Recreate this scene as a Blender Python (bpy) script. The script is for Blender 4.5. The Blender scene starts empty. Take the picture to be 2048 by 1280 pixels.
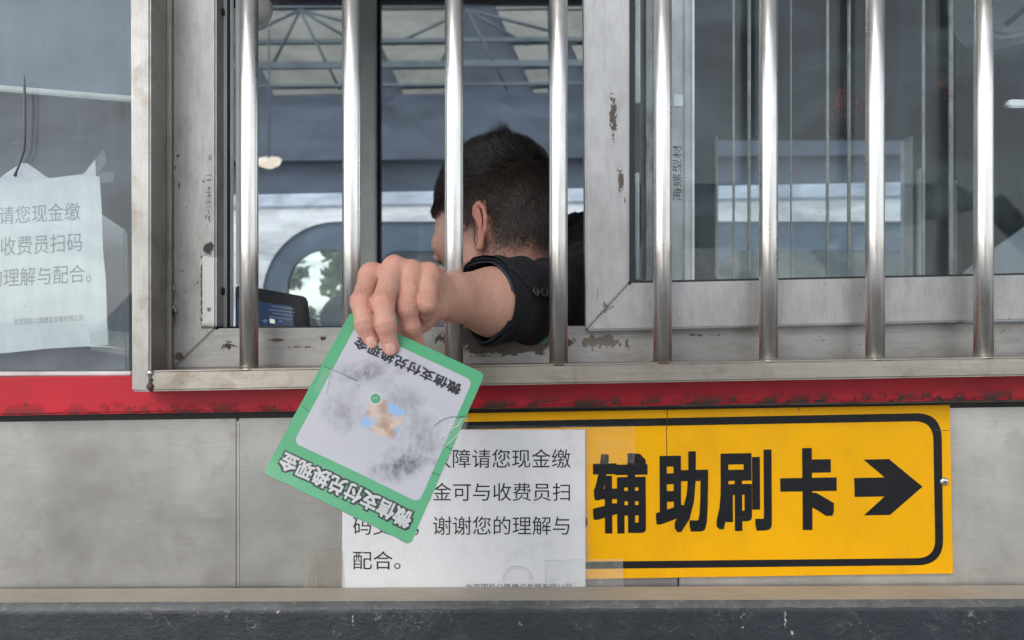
import bpy, bmesh, math, random
import numpy as np
from mathutils import Vector, Matrix, noise as mnoise
random.seed(7); rng = np.random.default_rng(7)
sc = bpy.context.scene; col = sc.collection; R = math.radians
# ------------------------------------------------------------------ camera, sky, sun, exposure
CAM_Y, CAM_Z, FPX = -1.05, 1.35, 1774.0
cam = bpy.data.cameras.new('camera'); cam.lens = 36*FPX/2048; cam.sensor_width = 36; cam.clip_start = .02; cam.clip_end = 900
cam.dof.use_dof = True; cam.dof.focus_distance = .95; cam.dof.aperture_fstop = 9.0
camo = bpy.data.objects.new('camera', cam); col.objects.link(camo)
camo.location = (0, CAM_Y, CAM_Z); camo.rotation_euler = (R(90), 0, 0); sc.camera = camo
SUN_EL, SUN_AZ = R(43), R(-148)          # azimuth measured from +Y towards +X: the sun stands behind the camera's left shoulder
w = bpy.data.worlds.new('World'); sc.world = w; w.use_nodes = True
nt = w.node_tree; bg = nt.nodes['Background']; sky = nt.nodes.new('ShaderNodeTexSky')
sky.sky_type = 'NISHITA'; sky.sun_disc = False; sky.sun_elevation = SUN_EL; sky.sun_rotation = SUN_AZ
sky.air_density = 1.0; sky.dust_density = 1.0; sky.ozone_density = .6
hs = nt.nodes.new('ShaderNodeHueSaturation'); hs.inputs['Saturation'].default_value = .35
nt.links.new(sky.outputs[0], hs.inputs['Color']); nt.links.new(hs.outputs[0], bg.inputs[0]); bg.inputs[1].default_value = .15
sun = bpy.data.lights.new('sun', 'SUN'); sun.energy = .8; sun.angle = R(22); sun.color = (1, .95, .87)
suno = bpy.data.objects.new('sun', sun); col.objects.link(suno)
sd = Vector((math.sin(SUN_AZ)*math.cos(SUN_EL), math.cos(SUN_AZ)*math.cos(SUN_EL), math.sin(SUN_EL)))
suno.rotation_euler = sd.to_track_quat('Z', 'Y').to_euler(); suno.location = (0, -3, 8)
sc.view_settings.view_transform = 'Standard'; sc.view_settings.look = 'None'
sc.view_settings.exposure = 1.32; sc.view_settings.gamma = 1
sc.cycles.max_bounces = 10; sc.cycles.transparent_max_bounces = 24; sc.cycles.glossy_bounces = 5; sc.cycles.diffuse_bounces = 4

def P(px, py, y=0.0):                     # where the line of sight through a measured point meets the plane at depth y
    d = y - CAM_Y
    return Vector(((px-1024)*d/FPX, y, CAM_Z-(py-640)*d/FPX))

# ------------------------------------------------------------------ objects
def tag(o, label=None, cat=None, group=None, kind=None):
    if label: o['label'] = label
    if cat: o['category'] = cat
    if group: o['group'] = group
    if kind: o['kind'] = kind
    return o
def thing(name, loc, label, cat, group=None):
    o = bpy.data.objects.new(name, None); col.objects.link(o); o.location = loc; o.empty_display_size = .05
    return tag(o, label, cat, group)
def wmat(o):                              # world matrix from locations only (no depsgraph update needed)
    m = Matrix.LocRotScale(o.location, o.rotation_euler, o.scale)
    return (wmat(o.parent) @ o.matrix_parent_inverse @ m) if o.parent else m
def link(name, me, mat=None, parent=None, smooth=False):
    o = bpy.data.objects.new(name, me); col.objects.link(o)
    if isinstance(mat, Mat): mat = mat.m
    if mat is not None and not me.materials: me.materials.append(mat)
    if parent is not None:
        o.parent = parent; o.matrix_parent_inverse = wmat(parent).inverted()
    if smooth: me.polygons.foreach_set('use_smooth', [True]*len(me.polygons))
    return o
def frompy(name, v, f, mat=None, parent=None, smooth=False):
    me = bpy.data.meshes.new(name); me.from_pydata([tuple(x) for x in v], [], [tuple(int(i) for i in q) for q in f]); me.update()
    return link(name, me, mat, parent, smooth)
def bmobj(name, bm, mat=None, parent=None, smooth=False):
    bmesh.ops.recalc_face_normals(bm, faces=bm.faces)
    me = bpy.data.meshes.new(name); bm.to_mesh(me); bm.free(); return link(name, me, mat, parent, smooth)
def prism(bm, front, back):               # closed solid between two matching loops of points
    a = [bm.verts.new(p) for p in front]; b = [bm.verts.new(p) for p in back]; n = len(a)
    bm.faces.new(a); bm.faces.new(b[::-1])
    for i in range(n): bm.faces.new((a[i], b[i], b[(i+1) % n], a[(i+1) % n]))
    return a, b
def slab(name, pts, yf, th, mat, parent=None, bev=0.0, seg=2):
    """solid whose front face has the measured outline pts at depth yf, th thick"""
    bm = bmesh.new(); f = [P(x, y, yf) for x, y in pts]
    prism(bm, f, [p+Vector((0, th, 0)) for p in f])
    bmesh.ops.recalc_face_normals(bm, faces=bm.faces)
    if bev > 0: bmesh.ops.bevel(bm, geom=bm.edges[:], offset=bev, segments=seg, affect='EDGES', clamp_overlap=True)
    o = bmobj(name, bm, mat, parent)
    if bev > 0: o.data.polygons.foreach_set('use_smooth', [True]*len(o.data.polygons)); o.data.set_sharp_from_angle(angle=R(35))
    return o
def box(name, lo, hi, mat, parent=None, bev=0.0):
    bm = bmesh.new(); x0, y0, z0 = lo; x1, y1, z1 = hi
    f = [Vector(p) for p in ((x0, y0, z0), (x1, y0, z0), (x1, y0, z1), (x0, y0, z1))]
    prism(bm, f, [p+Vector((0, y1-y0, 0)) for p in f])
    if bev > 0: bmesh.ops.bevel(bm, geom=bm.edges[:], offset=bev, segments=2, affect='EDGES', clamp_overlap=True)
    return bmobj(name, bm, mat, parent)
def tube(name, pts, rad, mat, parent=None, n=12, cap=True, smooth=True):
    pts = [Vector(p) for p in pts]; rad = rad if hasattr(rad, '__len__') else [rad]*len(pts)
    v = []; f = []; up = Vector((0, 0, 1)); t0 = (pts[1]-pts[0]).normalized()
    if abs(t0.dot(up)) > .9: up = Vector((1, 0, 0))
    for i, p in enumerate(pts):
        t = (pts[min(i+1, len(pts)-1)]-pts[max(i-1, 0)]).normalized(); s = t.cross(up).normalized(); u = s.cross(t).normalized()
        for k in range(n):
            a = 2*math.pi*k/n; v.append(p+(s*math.cos(a)+u*math.sin(a))*rad[i])
    for i in range(len(pts)-1):
        for k in range(n): f.append((i*n+k, i*n+(k+1) % n, (i+1)*n+(k+1) % n, (i+1)*n+k))
    if cap: f.append(tuple(range(n))[::-1]); f.append(tuple((len(pts)-1)*n+k for k in range(n)))
    return frompy(name, v, f, mat, parent, smooth)

# ------------------------------------------------------------------ materials
class Mat:
    def __init__(s, name, **kw):
        s.m = bpy.data.materials.new(name); s.m.use_nodes = True; s.nt = s.m.node_tree; s.N = s.nt.nodes; s.L = s.nt.links
        s.b = s.N['Principled BSDF']; s.out = s.N['Material Output']
        g = s.N.new('ShaderNodeNewGeometry'); s.pos = g.outputs['Position']; s.geo = g
        for k, v in kw.items(): s.set(k, v)
    def set(s, k, v):
        i = s.b.inputs[{'color': 'Base Color', 'rough': 'Roughness', 'metal': 'Metallic', 'spec': 'Specular IOR Level', 'sss': 'Subsurface Weight', 'coat': 'Coat Weight', 'normal': 'Normal', 'alpha': 'Alpha'}.get(k, k)]
        s.put(i, v)
    def put(s, i, v):
        if isinstance(v, bpy.types.NodeSocket): s.L.new(v, i)
        elif hasattr(v, '__len__') and len(v) == 3 and len(i.default_value) == 4: i.default_value = (*v, 1)
        else: i.default_value = v
    def scaled(s, sv, rot=(0, 0, 0), off=(0, 0, 0), src=None):
        n = s.N.new('ShaderNodeMapping'); n.inputs['Scale'].default_value = sv; n.inputs['Rotation'].default_value = rot; n.inputs['Location'].default_value = off
        s.L.new(src or s.pos, n.inputs[0]); return n.outputs[0]
    def noise(s, scale=5, detail=4, rough=.55, vec=None, dist=0):
        n = s.N.new('ShaderNodeTexNoise'); n.inputs['Scale'].default_value = scale; n.inputs['Detail'].default_value = detail
        n.inputs['Roughness'].default_value = rough; n.inputs['Distortion'].default_value = dist
        s.L.new(vec or s.pos, n.inputs['Vector']); return n.outputs[0]
    def vor(s, scale, vec=None, feat='F1'):
        n = s.N.new('ShaderNodeTexVoronoi'); n.inputs['Scale'].default_value = scale; n.feature = feat
        s.L.new(vec or s.pos, n.inputs['Vector']); return n.outputs['Distance']
    def step(s, f, a, b, va=0., vb=1.):
        n = s.N.new('ShaderNodeMapRange'); n.clamp = True; s.put(n.inputs[0], f)
        for i, x in zip((1, 2, 3, 4), (a, b, va, vb)): s.put(n.inputs[i], x)
        return n.outputs[0]
    def math(s, op, a, b=0.0, clamp=False):
        n = s.N.new('ShaderNodeMath'); n.operation = op; n.use_clamp = clamp; s.put(n.inputs[0], a); s.put(n.inputs[1], b); return n.outputs[0]
    def mix(s, f, a, b):
        n = s.N.new('ShaderNodeMix'); n.data_type = 'RGBA'; s.put(n.inputs[0], f); s.put(n.inputs[6], a); s.put(n.inputs[7], b); return n.outputs[2]
    def bump(s, h, dist=.001, strength=1.0, prev=None):
        n = s.N.new('ShaderNodeBump'); n.inputs['Distance'].default_value = dist; n.inputs['Strength'].default_value = strength
        s.put(n.inputs['Height'], h)
        if prev: s.L.new(prev, n.inputs['Normal'])
        return n.outputs[0]
    def xyz(s):
        n = s.N.new('ShaderNodeSeparateXYZ'); s.L.new(s.pos, n.inputs[0]); return n.outputs
    def patch(s, cx, cz, hw, hh, ns=60, wob=.5, thr=.5, soft=.06, vec=None, sq=False):
        """irregular worn patch centred on (cx, cz) in metres, ragged by noise"""
        x, y, z = s.xyz()
        dx = s.math('DIVIDE', s.math('SUBTRACT', x, cx), hw); dz = s.math('DIVIDE', s.math('SUBTRACT', z, cz), hh)
        r = s.math('MAXIMUM', s.math('ABSOLUTE', dx), s.math('ABSOLUTE', dz)) if sq else s.math('SQRT', s.math('ADD', s.math('MULTIPLY', dx, dx), s.math('MULTIPLY', dz, dz)))
        q = s.math('ADD', s.math('SUBTRACT', 1.0, r), s.math('MULTIPLY', s.math('SUBTRACT', s.noise(ns, 5, .65, vec), .5), wob*2))
        return s.step(q, thr-soft, thr+soft)
    def attr(s, name):
        n = s.N.new('ShaderNodeAttribute'); n.attribute_name = name; return n
def px_patch(m, px, py, w_, h_, y=0, **k):
    p = P(px, py, y); s = (y-CAM_Y)/FPX
    return m.patch(p.x, p.z, w_*s/2, h_*s/2, **k)
def smax(m, *a):
    r = a[0]
    for b in a[1:]: r = m.math('MAXIMUM', r, b)
    return r

def steel(name, base=(.55, .54, .52), rough=.33, brush='x', stain=.4, metal=.9, specks=0.0, var=.22, bmp=.5):
    m = Mat(name, metal=metal)
    sv = {'x': (4, 40, 260), 'z': (260, 40, 4), 'n': (60, 60, 60)}[brush]
    br = m.noise(6, 4, .7, m.scaled(sv)); big = m.noise(5, 5, .6); mid = m.noise(22, 5, .65, dist=.6)
    c = m.mix(m.step(big, .3, .7), [x*(1-var) for x in base], [min(1, x*(1+var*.6)) for x in base])
    c = m.mix(m.math('MULTIPLY', m.step(br, .35, .7), .34), c, [x*.5 for x in base])
    fine = m.noise(11, 5, .7, m.scaled({'x': (1.2, 30, 60), 'z': (60, 30, 1.2), 'n': (30, 30, 30)}[brush])); c = m.mix(m.math('MULTIPLY', m.step(fine, .45, .68), stain*.5), c, [base[0]*.62, base[1]*.6, base[2]*.57])
    st = m.math('MULTIPLY', m.step(mid, .52, .72), stain)
    c = m.mix(st, c, [base[0]*.55, base[1]*.5, base[2]*.44])
    if specks:
        sp = m.math('MULTIPLY', m.step(m.noise(420, 2, .5), .66, .72), m.step(m.noise(9, 3), .42, .6))
        c = m.mix(m.math('MULTIPLY', sp, specks), c, (.13, .095, .06))
    m.set('color', c)
    m.set('rough', m.math('ADD', m.math('MULTIPLY', m.noise(24, 6, .7), .32), rough-.1))
    h = m.math('ADD', m.math('MULTIPLY', br, .5), m.math('MULTIPLY', mid, .5))
    m.set('normal', m.bump(h, .0006, bmp)); m.c = c; return m
# ------------------------------------------------------------------ the materials of this place
def glass(name, dirt=.1, dcol=(.42, .47, .5), ns=3.0, streak=(30, 30, 3), tint=(.93, .97, .96), big=.12, ior=1.3):
    m = Mat(name); m.N.remove(m.b)
    tr = m.N.new('ShaderNodeBsdfTransparent'); tr.inputs[0].default_value = (*tint, 1)
    gl = m.N.new('ShaderNodeBsdfGlossy'); gl.inputs['Roughness'].default_value = .015
    df = m.N.new('ShaderNodeBsdfDiffuse'); df.inputs[0].default_value = (*dcol, 1)
    a = m.noise(ns, 6, .62, m.scaled(streak)); b = m.noise(4, 5, .6, m.scaled((1, 1, 2.5), (0, R(28), 0)), dist=1.2); c = m.noise(900, 2, .6)
    f = m.math('ADD', m.math('MULTIPLY', m.step(a, .35, .75), dirt), m.math('MULTIPLY', m.step(b, .42, .72), big))
    sp = m.math('MULTIPLY', m.step(m.noise(330, 1), .74, .77), m.step(m.noise(8, 2), .45, .6))
    fine = m.math('MULTIPLY', m.step(m.noise(9, 3, .6, m.scaled((160, 160, 9), (0, R(-22), 0))), .64, .8), .16)
    f = m.math('ADD', m.math('ADD', f, m.math('MULTIPLY', sp, .35)), m.math('ADD', fine, dirt*.35), True)
    m1 = m.N.new('ShaderNodeMixShader'); m.L.new(f, m1.inputs[0]); m.L.new(tr.outputs[0], m1.inputs[1]); m.L.new(df.outputs[0], m1.inputs[2])
    fr = m.N.new('ShaderNodeFresnel'); fr.inputs[0].default_value = ior
    m2 = m.N.new('ShaderNodeMixShader'); m.L.new(fr.outputs[0], m2.inputs[0]); m.L.new(m1.outputs[0], m2.inputs[1]); m.L.new(gl.outputs[0], m2.inputs[2])
    m.L.new(m2.outputs[0], m.out.inputs[0]); m.f = f; return m
def paint(name, colr, rough=.5, var=.12, ns=12, bmp=.0003, bs=120, **kw):
    m = Mat(name, rough=rough, **kw); n = m.noise(ns, 5, .6)
    m.c = m.mix(m.step(n, .3, .7), [x*(1-var) for x in colr], [min(1, x*(1+var)) for x in colr])
    m.set('color', m.c)
    if bmp: m.set('normal', m.bump(m.noise(bs, 4, .6), bmp, .6))
    return m
M = {}
M['bar'] = steel('polished_bar_steel', (.78, .76, .73), .25, 'z', .2, specks=.25, bmp=.12)
M['post'] = steel('grille_post_steel', (.40, .385, .365), .34, 'z', .8, specks=.9, var=.3)
M['rail'] = steel('grille_rail_steel', (.42, .385, .34), .32, 'x', 1.0, specks=.9, var=.35)
M['trim'] = steel('beige_trim_steel', (.44, .41, .36), .42, 'z', .6, metal=.7, specks=.7)
M['panel'] = steel('wall_sheet_steel', (.44, .43, .41), .38, 'x', .45, var=.42, metal=.7)
M['panel_light'] = steel('pale_scraped_sheet_steel', (.60, .575, .54), .36, 'x', .5, var=.42, metal=.7)  # paler copy of the wall sheet, for panels on the right
# painted window frames, with the places where the finish has worn through
def frame_mat(name, base=(.34, .335, .32), patches=(), rough=.45, axis='z', dirt=.5):
    m = Mat(name, metal=.55, rough=rough)
    n1 = m.noise(7, 5, .6); n2 = m.noise(34, 6, .72, m.scaled((1.6, 1, .5) if axis == 'z' else (.5, 1, 1.6)))
    c = m.mix(m.step(n1, .3, .7), [x*.80 for x in base], [x*1.1 for x in base])
    c = m.mix(m.math('MULTIPLY', m.step(n2, .44, .70), dirt), c, (.15, .135, .115))
    fs_ = m.noise(15, 6, .8, m.scaled((30, 30, 2) if axis == 'z' else (2, 30, 30))); c = m.mix(m.math('MULTIPLY', m.step(fs_, .5, .72), .45), c, [x*.55 for x in base]); c = m.mix(m.math('MULTIPLY', m.step(fs_, .30, .42, 1, 0), .35), c, [min(1, x*1.35) for x in base])
    scr = m.step(m.noise(16, 3, .55, m.scaled((12, 12, .9) if axis == 'z' else (.9, 12, 12), (0, R(24), 0))), .70, .715)
    c = m.mix(m.math('MULTIPLY', scr, .5), c, (.12, .1, .085))
    sp = m.math('MULTIPLY', m.step(m.noise(160, 3, .6), .69, .72), m.step(m.noise(7, 3), .44, .58))
    c = m.mix(m.math('MULTIPLY', sp, .8), c, (.07, .055, .045))
    hh = [m.noise(90, 4)]
    for (px, py, w_, h_, kw, cl) in patches:
        if kw.get('vec') == 'H': kw = dict(kw, vec=m.scaled((.5, 1, 6)))
        k = px_patch(m, px, py, w_, h_, y=-.016, **kw); c = m.mix(k, c, cl); hh.append(k)
    m.set('color', c); h = hh[0]
    for k in hh[1:]: h = m.math('SUBTRACT', h, m.math('MULTIPLY', k, .8))
    m.set('normal', m.bump(h, .0004, .6)); return m
DK = (.035, .03, .026); BR = (.1, .08, .065); LT = (.66, .65, .63)
M['jamb_frame'] = frame_mat('scuffed_frame_paint', patches=[
    (356, 312, 14, 12, dict(ns=160, wob=.5), BR), (358, 372, 7, 26, dict(ns=160, wob=.6), BR), (351, 335, 5, 20, dict(ns=160, wob=.5), BR),
    (420, 316, 14, 26, dict(ns=120, wob=.4), (.2, .18, .16)), (418, 580, 38, 150, dict(ns=260, wob=.16, thr=.1, soft=.03, sq=True), (.47, .46, .44)), (403, 580, 4, 156, dict(ns=200, wob=1.2, thr=.2, sq=True), BR), (418, 655, 36, 5, dict(ns=200, wob=1.0, thr=.1, sq=True), BR), (418, 620, 40, 80, dict(ns=60, wob=1.0, thr=.95, vec='H'), BR), (418, 380, 44, 300, dict(ns=60, wob=1.1, thr=1.05, vec='H'), (.16, .14, .12)), (418, 497, 34, 44, dict(ns=150, wob=.9), DK),
    (418, 430, 44, 110, dict(ns=240, wob=1.4, thr=1.0), (.13, .12, .1)), (407, 363, 9, 9, dict(ns=100, wob=.3), BR), (345, 584, 13, 34, dict(ns=120, wob=.5), DK),
    (346, 630, 16, 40, dict(ns=120, wob=.6), DK), (356, 715, 40, 30, dict(ns=150, wob=1.0, thr=.6), BR), (392, 715, 50, 50, dict(ns=150, wob=1.3, thr=.75), BR)])
M['sill_frame'] = frame_mat('scraped_sill_paint', axis='x', patches=[
    (1015, 682, 330, 80, dict(ns=60, wob=.75, thr=.3, soft=.03), (.07, .06, .052)), (930, 676, 230, 40, dict(ns=110, wob=.9, thr=.5, soft=.03), (.06, .05, .045)),
    (1062, 680, 92, 26, dict(ns=70, wob=.3, thr=.3), (.06, .17, .16)), (1062, 680, 92, 26, dict(ns=420, wob=1.5, thr=.9), (.02, .03, .03)),
    (1200, 684, 160, 44, dict(ns=120, wob=1.0, thr=.5, soft=.04), (.15, .125, .105)), (455, 692, 70, 30, dict(ns=160, wob=1.0, thr=.7, soft=.03), DK), (462, 684, 80, 20, dict(ns=160, wob=1.2, thr=.8, soft=.03), BR),
    (545, 680, 90, 14, dict(ns=160, wob=1.0, thr=.6, soft=.03), BR), (600, 694, 160, 9, dict(ns=190, wob=1.1, thr=.8, soft=.03), BR), (645, 677, 30, 16, dict(ns=160, wob=.9, thr=.6), DK),
    (1255, 690, 30, 60, dict(ns=160, wob=1.0, thr=.8), BR), (960, 712, 80, 10, dict(ns=200, wob=1., thr=.7), BR), (1400, 670, 300, 16, dict(ns=110, wob=1., thr=.8), BR)])
M['sash_frame'] = frame_mat('grey_sash_paint', base=(.41, .405, .40), dirt=.3, patches=[
    (1223, 240, 22, 130, dict(ns=330, wob=1.4, thr=.5, soft=.03), (.08, .06, .045)), (1238, 365, 16, 80, dict(ns=330, wob=1.3, thr=.45, soft=.03), (.09, .07, .055)),
    (1246, 405, 8, 26, dict(ns=300, wob=1., thr=.6), BR), (1210, 615, 70, 60, dict(ns=200, wob=1.2, thr=.9), BR)])
M['track'] = frame_mat('grimy_track_paint', base=(.46, .45, .44), dirt=1.0, patches=[(452, 360, 26, 170, dict(ns=120, wob=1.2, thr=.4), (.02, .017, .014)), (452, 560, 26, 240, dict(ns=90, wob=1.2, thr=.5), (.03, .025, .02)), (450, 120, 26, 300, dict(ns=90, wob=1.2, thr=.7), (.04, .035, .03))])
M['alu'] = paint('pale_aluminium', (.78, .79, .80), .4, metal=.25); M['alu_dark'] = paint('dull_mullion_metal', (.62, .61, .60), .5, metal=0, var=.3)
M['gasket'] = paint('black_rubber', (.012, .012, .013), .6); M['blackgap'] = paint('black_sealant', (.014, .013, .013), .55)
m = paint('red_band_paint', (.47, .013, .028), .42, .25, 6); m.set('spec', .3); x, y, z = m.xyz()
m.top = P(0, 760, -.03).z
rust = m.math('MULTIPLY', m.step(m.noise(42, 6, .75), .50, .54), m.step(m.math('ADD', z, m.math('MULTIPLY', x, -.0155)), P(0, 806, -.03).z+.009, P(0, 824, -.03).z+.009))
rust2 = m.step(m.noise(60, 5, .75), .655, .68); br_ = m.math('MULTIPLY', m.step(m.noise(5, 4, .7, m.scaled((5, 20, 220))), .5, .75), .25)
c = m.mix(br_, m.c, (.62, .05, .06)); c = m.mix(m.math('MULTIPLY', m.step(x, .0, .4), .25), c, (.3, .012, .02)); c = m.mix(m.math('MAXIMUM', m.math('MULTIPLY', rust, m.step(x, -.7, .1, .45, 1)), m.math('MULTIPLY', rust2, .7)), c, (.06, .035, .03))
m.set('color', c); m.set('normal', m.bump(m.math('SUBTRACT', m.noise(30, 4), rust), .001, .6)); M['red'] = m
M['rustlip'] = paint('rusty_lip', (.09, .06, .045), .7, .4, 60)
m = paint('yellow_reflective_sheet', (.82, .40, .001), .45, .05, 8, bmp=0)
dn = m.math('MULTIPLY', m.step(m.noise(12, 6, .8, m.scaled((1, 1, .5))), .48, .75), .28); m.set('color', m.mix(dn, m.c, (.45, .22, .02)))
m.set('normal', m.bump(m.noise(500, 2), .0001, .5)); m.set('spec', .18); M['yellow'] = m
m = paint('black_vinyl', (.011, .012, .014), .42, .2, 30); m.set('color', m.mix(m.math('MULTIPLY', m.step(m.noise(14, 4, .6, m.scaled((1, 1, 6), (0, R(30), 0))), .62, .75), .12), m.c, (.2, .2, .2))); m.set('spec', .22); M['vinyl'] = m
m = paint('notice_paper', (.70, .70, .72), .6, .025, 6, bmp=0); m.set('normal', m.bump(m.noise(7, 3), .004, .3)); M['paper'] = m
m = paint('sunbleached_paper', (.78, .84, .82), .7, .05, 9, bmp=0); m.set('normal', m.bump(m.noise(9, 3), .006, .5)); M['oldpaper'] = m
M['ink'] = paint('printed_ink', (.012, .012, .015), .6, bmp=0); M['ink'].set('spec', .1); M['faded_ink'] = paint('faded_ink', (.34, .37, .38), .6, bmp=0)
def film(name, a=.15, c=(.7, .65, .5), rough=.15, wr=60):
    m = Mat(name); m.N.remove(m.b); tr = m.N.new('ShaderNodeBsdfTransparent'); pr = m.N.new('ShaderNodeBsdfPrincipled')
    pr.inputs['Base Color'].default_value = (*c, 1); pr.inputs['Roughness'].default_value = rough
    m.L.new(m.bump(m.noise(wr, 4, .6, dist=1.), .002, .5), pr.inputs['Normal'])
    f = m.math('ADD', m.math('MULTIPLY', m.step(m.noise(50, 5, .7), .5, .75), a*1.5), a, True)
    x = m.N.new('ShaderNodeMixShader'); m.L.new(f, x.inputs[0]); m.L.new(tr.outputs[0], x.inputs[1]); m.L.new(pr.outputs[0], x.inputs[2]); m.L.new(x.outputs[0], m.out.inputs[0]); return m
M['tape'] = film('clear_tape', .035, (.7, .68, .6)); M['tape_grey'] = film('cloudy_tape', .09, (.7, .72, .7)); M['old_tape'] = film('yellowed_tape', .14, (.42, .37, .30)); M['pocket'] = film('clear_plastic_pocket', .03, (.6, .6, .58))
# ledge
m = paint('ledge_top_dust', (.43, .38, .31), .75, .12, 10, bmp=0); g = m.noise(10, 6, .75, m.scaled((3, 14, 14)))
m.set('color', m.mix(m.math('MULTIPLY', m.step(g, .42, .7), .4), m.c, (.26, .235, .2))); m.set('normal', m.bump(m.noise(160, 5, .7, m.scaled((.4, 1, 1))), .001, .5)); M['ledgetop'] = m
m = paint('dark_bumper_paint', (.026, .030, .038), .42, .25, 9, bmp=0)
chip = m.step(m.noise(70, 5, .7), .73, .755); c = m.mix(m.math('MULTIPLY', m.step(m.noise(26, 6, .75), .52, .75), .5), m.c, (.07, .072, .075)); c = m.mix(m.math('MULTIPLY', chip, .7), c, (.42, .42, .4))
vein = m.math('MULTIPLY', m.step(m.math('ABSOLUTE', m.math('SUBTRACT', m.noise(38, 3, .5, dist=1.5), .5)), .0, .006, 1, 0), m.step(m.noise(13, 3), .52, .6)); c = m.mix(m.math('MULTIPLY', vein, .7), c, (.34, .33, .32))
for (px, py, w_, h_) in ((1040, 1243, 16, 26), (1566, 1235, 12, 60), (1580, 1262, 16, 24), (1482, 1252, 14, 16), (708, 1235, 7, 60), (560, 1221, 22, 14)):
    c = m.mix(px_patch(m, px, py, w_, h_, y=-.061, ns=260, wob=1.5, thr=.75, soft=.1), c, (.42, .41, .38))
m.set('color', c); m.set('normal', m.bump(m.math('ADD', m.noise(45, 6, .7), m.math('MULTIPLY', m.noise(300, 3), .25)), .0022, .8)); M['ledgeface'] = m
m = paint('worn_arris_paint', (.10, .105, .105), .6, .3, 40, bmp=0); m.set('color', m.mix(m.step(m.noise(90, 5, .7), .55, .7), m.c, (.2, .19, .175))); m.set('normal', m.bump(m.noise(120, 5, .7), .002, .7)); M['arris'] = m
# glass
M['g_left'] = glass('left_window_glass', .07, (.36, .41, .45), 2.6, (34, 34, 3), (.96, .975, .98), .12)
M['g_sash'] = glass('sash_glass', .05, (.24, .30, .33), 3, (40, 40, 2), (.95, .975, .98), .13)
M['g_far'] = glass('far_window_glass', .17, (.34, .40, .50), 2.2, (2, 2, 7), (.93, .96, .98), .22)
M['g_clear'] = glass('clear_side_glass', 0.0, big=0.0)
M['g_bus'] = glass('bus_glass', .12, (.6, .65, .66), big=.05)
# inside
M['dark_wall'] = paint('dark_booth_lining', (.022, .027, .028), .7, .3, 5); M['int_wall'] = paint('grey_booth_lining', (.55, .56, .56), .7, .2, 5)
M['blind'] = paint('blue_grey_blind_cloth', (.17, .225, .27), .8, .15, 8); m = M['blind']  # tone of the sky reflected in the left window
wv = m.noise(10, 3, .6, m.scaled((90, 1, 3))); m.set('color', m.mix(m.math('MULTIPLY', m.step(wv, .4, .7), .35), m.c, (.10, .14, .18)))
M['blindbar'] = paint('pale_blind_bar', (.62, .66, .64), .6, .15, 30)  # tone of the car's roof edge reflected in the left window
m = paint('dark_mesh_cloth', (.04, .05, .065), .8, .25, 9); M['mesh'] = m  # tone of the dark car reflected in the left window
M['slabgrey'] = paint('grey_partition_board', (.3, .33, .37), .6, .12, 9)
M['mullion_white'] = paint('white_mullion_paint', (.85, .85, .84), .45, .1)
M['board'] = paint('pale_grey_board', (.74, .78, .84), .6, .12, 9)  # tone of the grey car part reflected in the left window
M['plastic_blk'] = paint('black_plastic', (.008, .009, .014), .4, .2); M['plastic_wht'] = paint('ivory_plastic', (.6, .58, .54), .4)
M['cord'] = paint('dark_grey_rubber', (.09, .1, .11), .45); M['screw'] = steel('screw_steel', (.7, .69, .67), .25, 'n', .1)
def glow(name, c, e):
    m = Mat(name, color=[x*.2 for x in c], rough=.2); m.b.inputs['Emission Color'].default_value = (*c, 1); m.b.inputs['Emission Strength'].default_value = e; return m
M['screen'] = glow('lit_screen', (.02, .035, .07), .45); M['screen_text'] = glow('lit_screen_text', (.06, .10, .16), .5); M['icon'] = glow('lit_screen_icon', (.5, .5, .48), .5)
# outside beyond
M['bus'] = paint('white_bus_paint', (.9, .92, .94), .35, .03, 3, bmp=0); M['bus_blue'] = paint('pale_blue_bus_paint', (.70, .78, .88), .35, .03, 3, bmp=0)
M['bus_dark'] = paint('blue_grey_window_surround', (.12, .165, .22), .4, .2, 2); M['bus_in'] = paint('bus_lining', (.75, .74, .68), .8); M['seat'] = paint('bus_seat_cloth', (.10, .13, .19), .8); M['redseat'] = paint('red_seat_cloth', (.5, .05, .06), .8)
M['fascia'] = paint('canopy_fascia_paint', (.050, .064, .092), .6, .2, .4, bmp=0); M['clad'] = paint('translucent_cladding', (.24, .24, .21), .7, .06, .5, bmp=0); M['truss'] = paint('truss_paint', (.08, .1, .115), .6, bmp=0)
M['canopy'] = paint('canopy_soffit', (.55, .56, .56), .7, .1, .6, bmp=0); M['asphalt'] = paint('pale_road_concrete', (.24, .235, .225), .9, .2, 8, bmp=.004, bs=60); M['line'] = paint('road_paint', (.7, .7, .66), .7)
M['concrete'] = paint('island_concrete', (.33, .32, .3), .85, .15, 4); M['leaf'] = paint('tree_leaf', (.065, .11, .035), .6, .4, 3, bmp=0); M['bark'] = paint('tree_bark', (.1, .075, .05), .9)
M['carpaint'] = paint('silver_car_paint', (.62, .63, .64), .25, .03, 3, bmp=0, coat=.8); M['carin'] = paint('dark_car_trim', (.02, .02, .022), .6); M['tyre'] = paint('tyre_rubber', (.02, .02, .02), .8)
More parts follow.
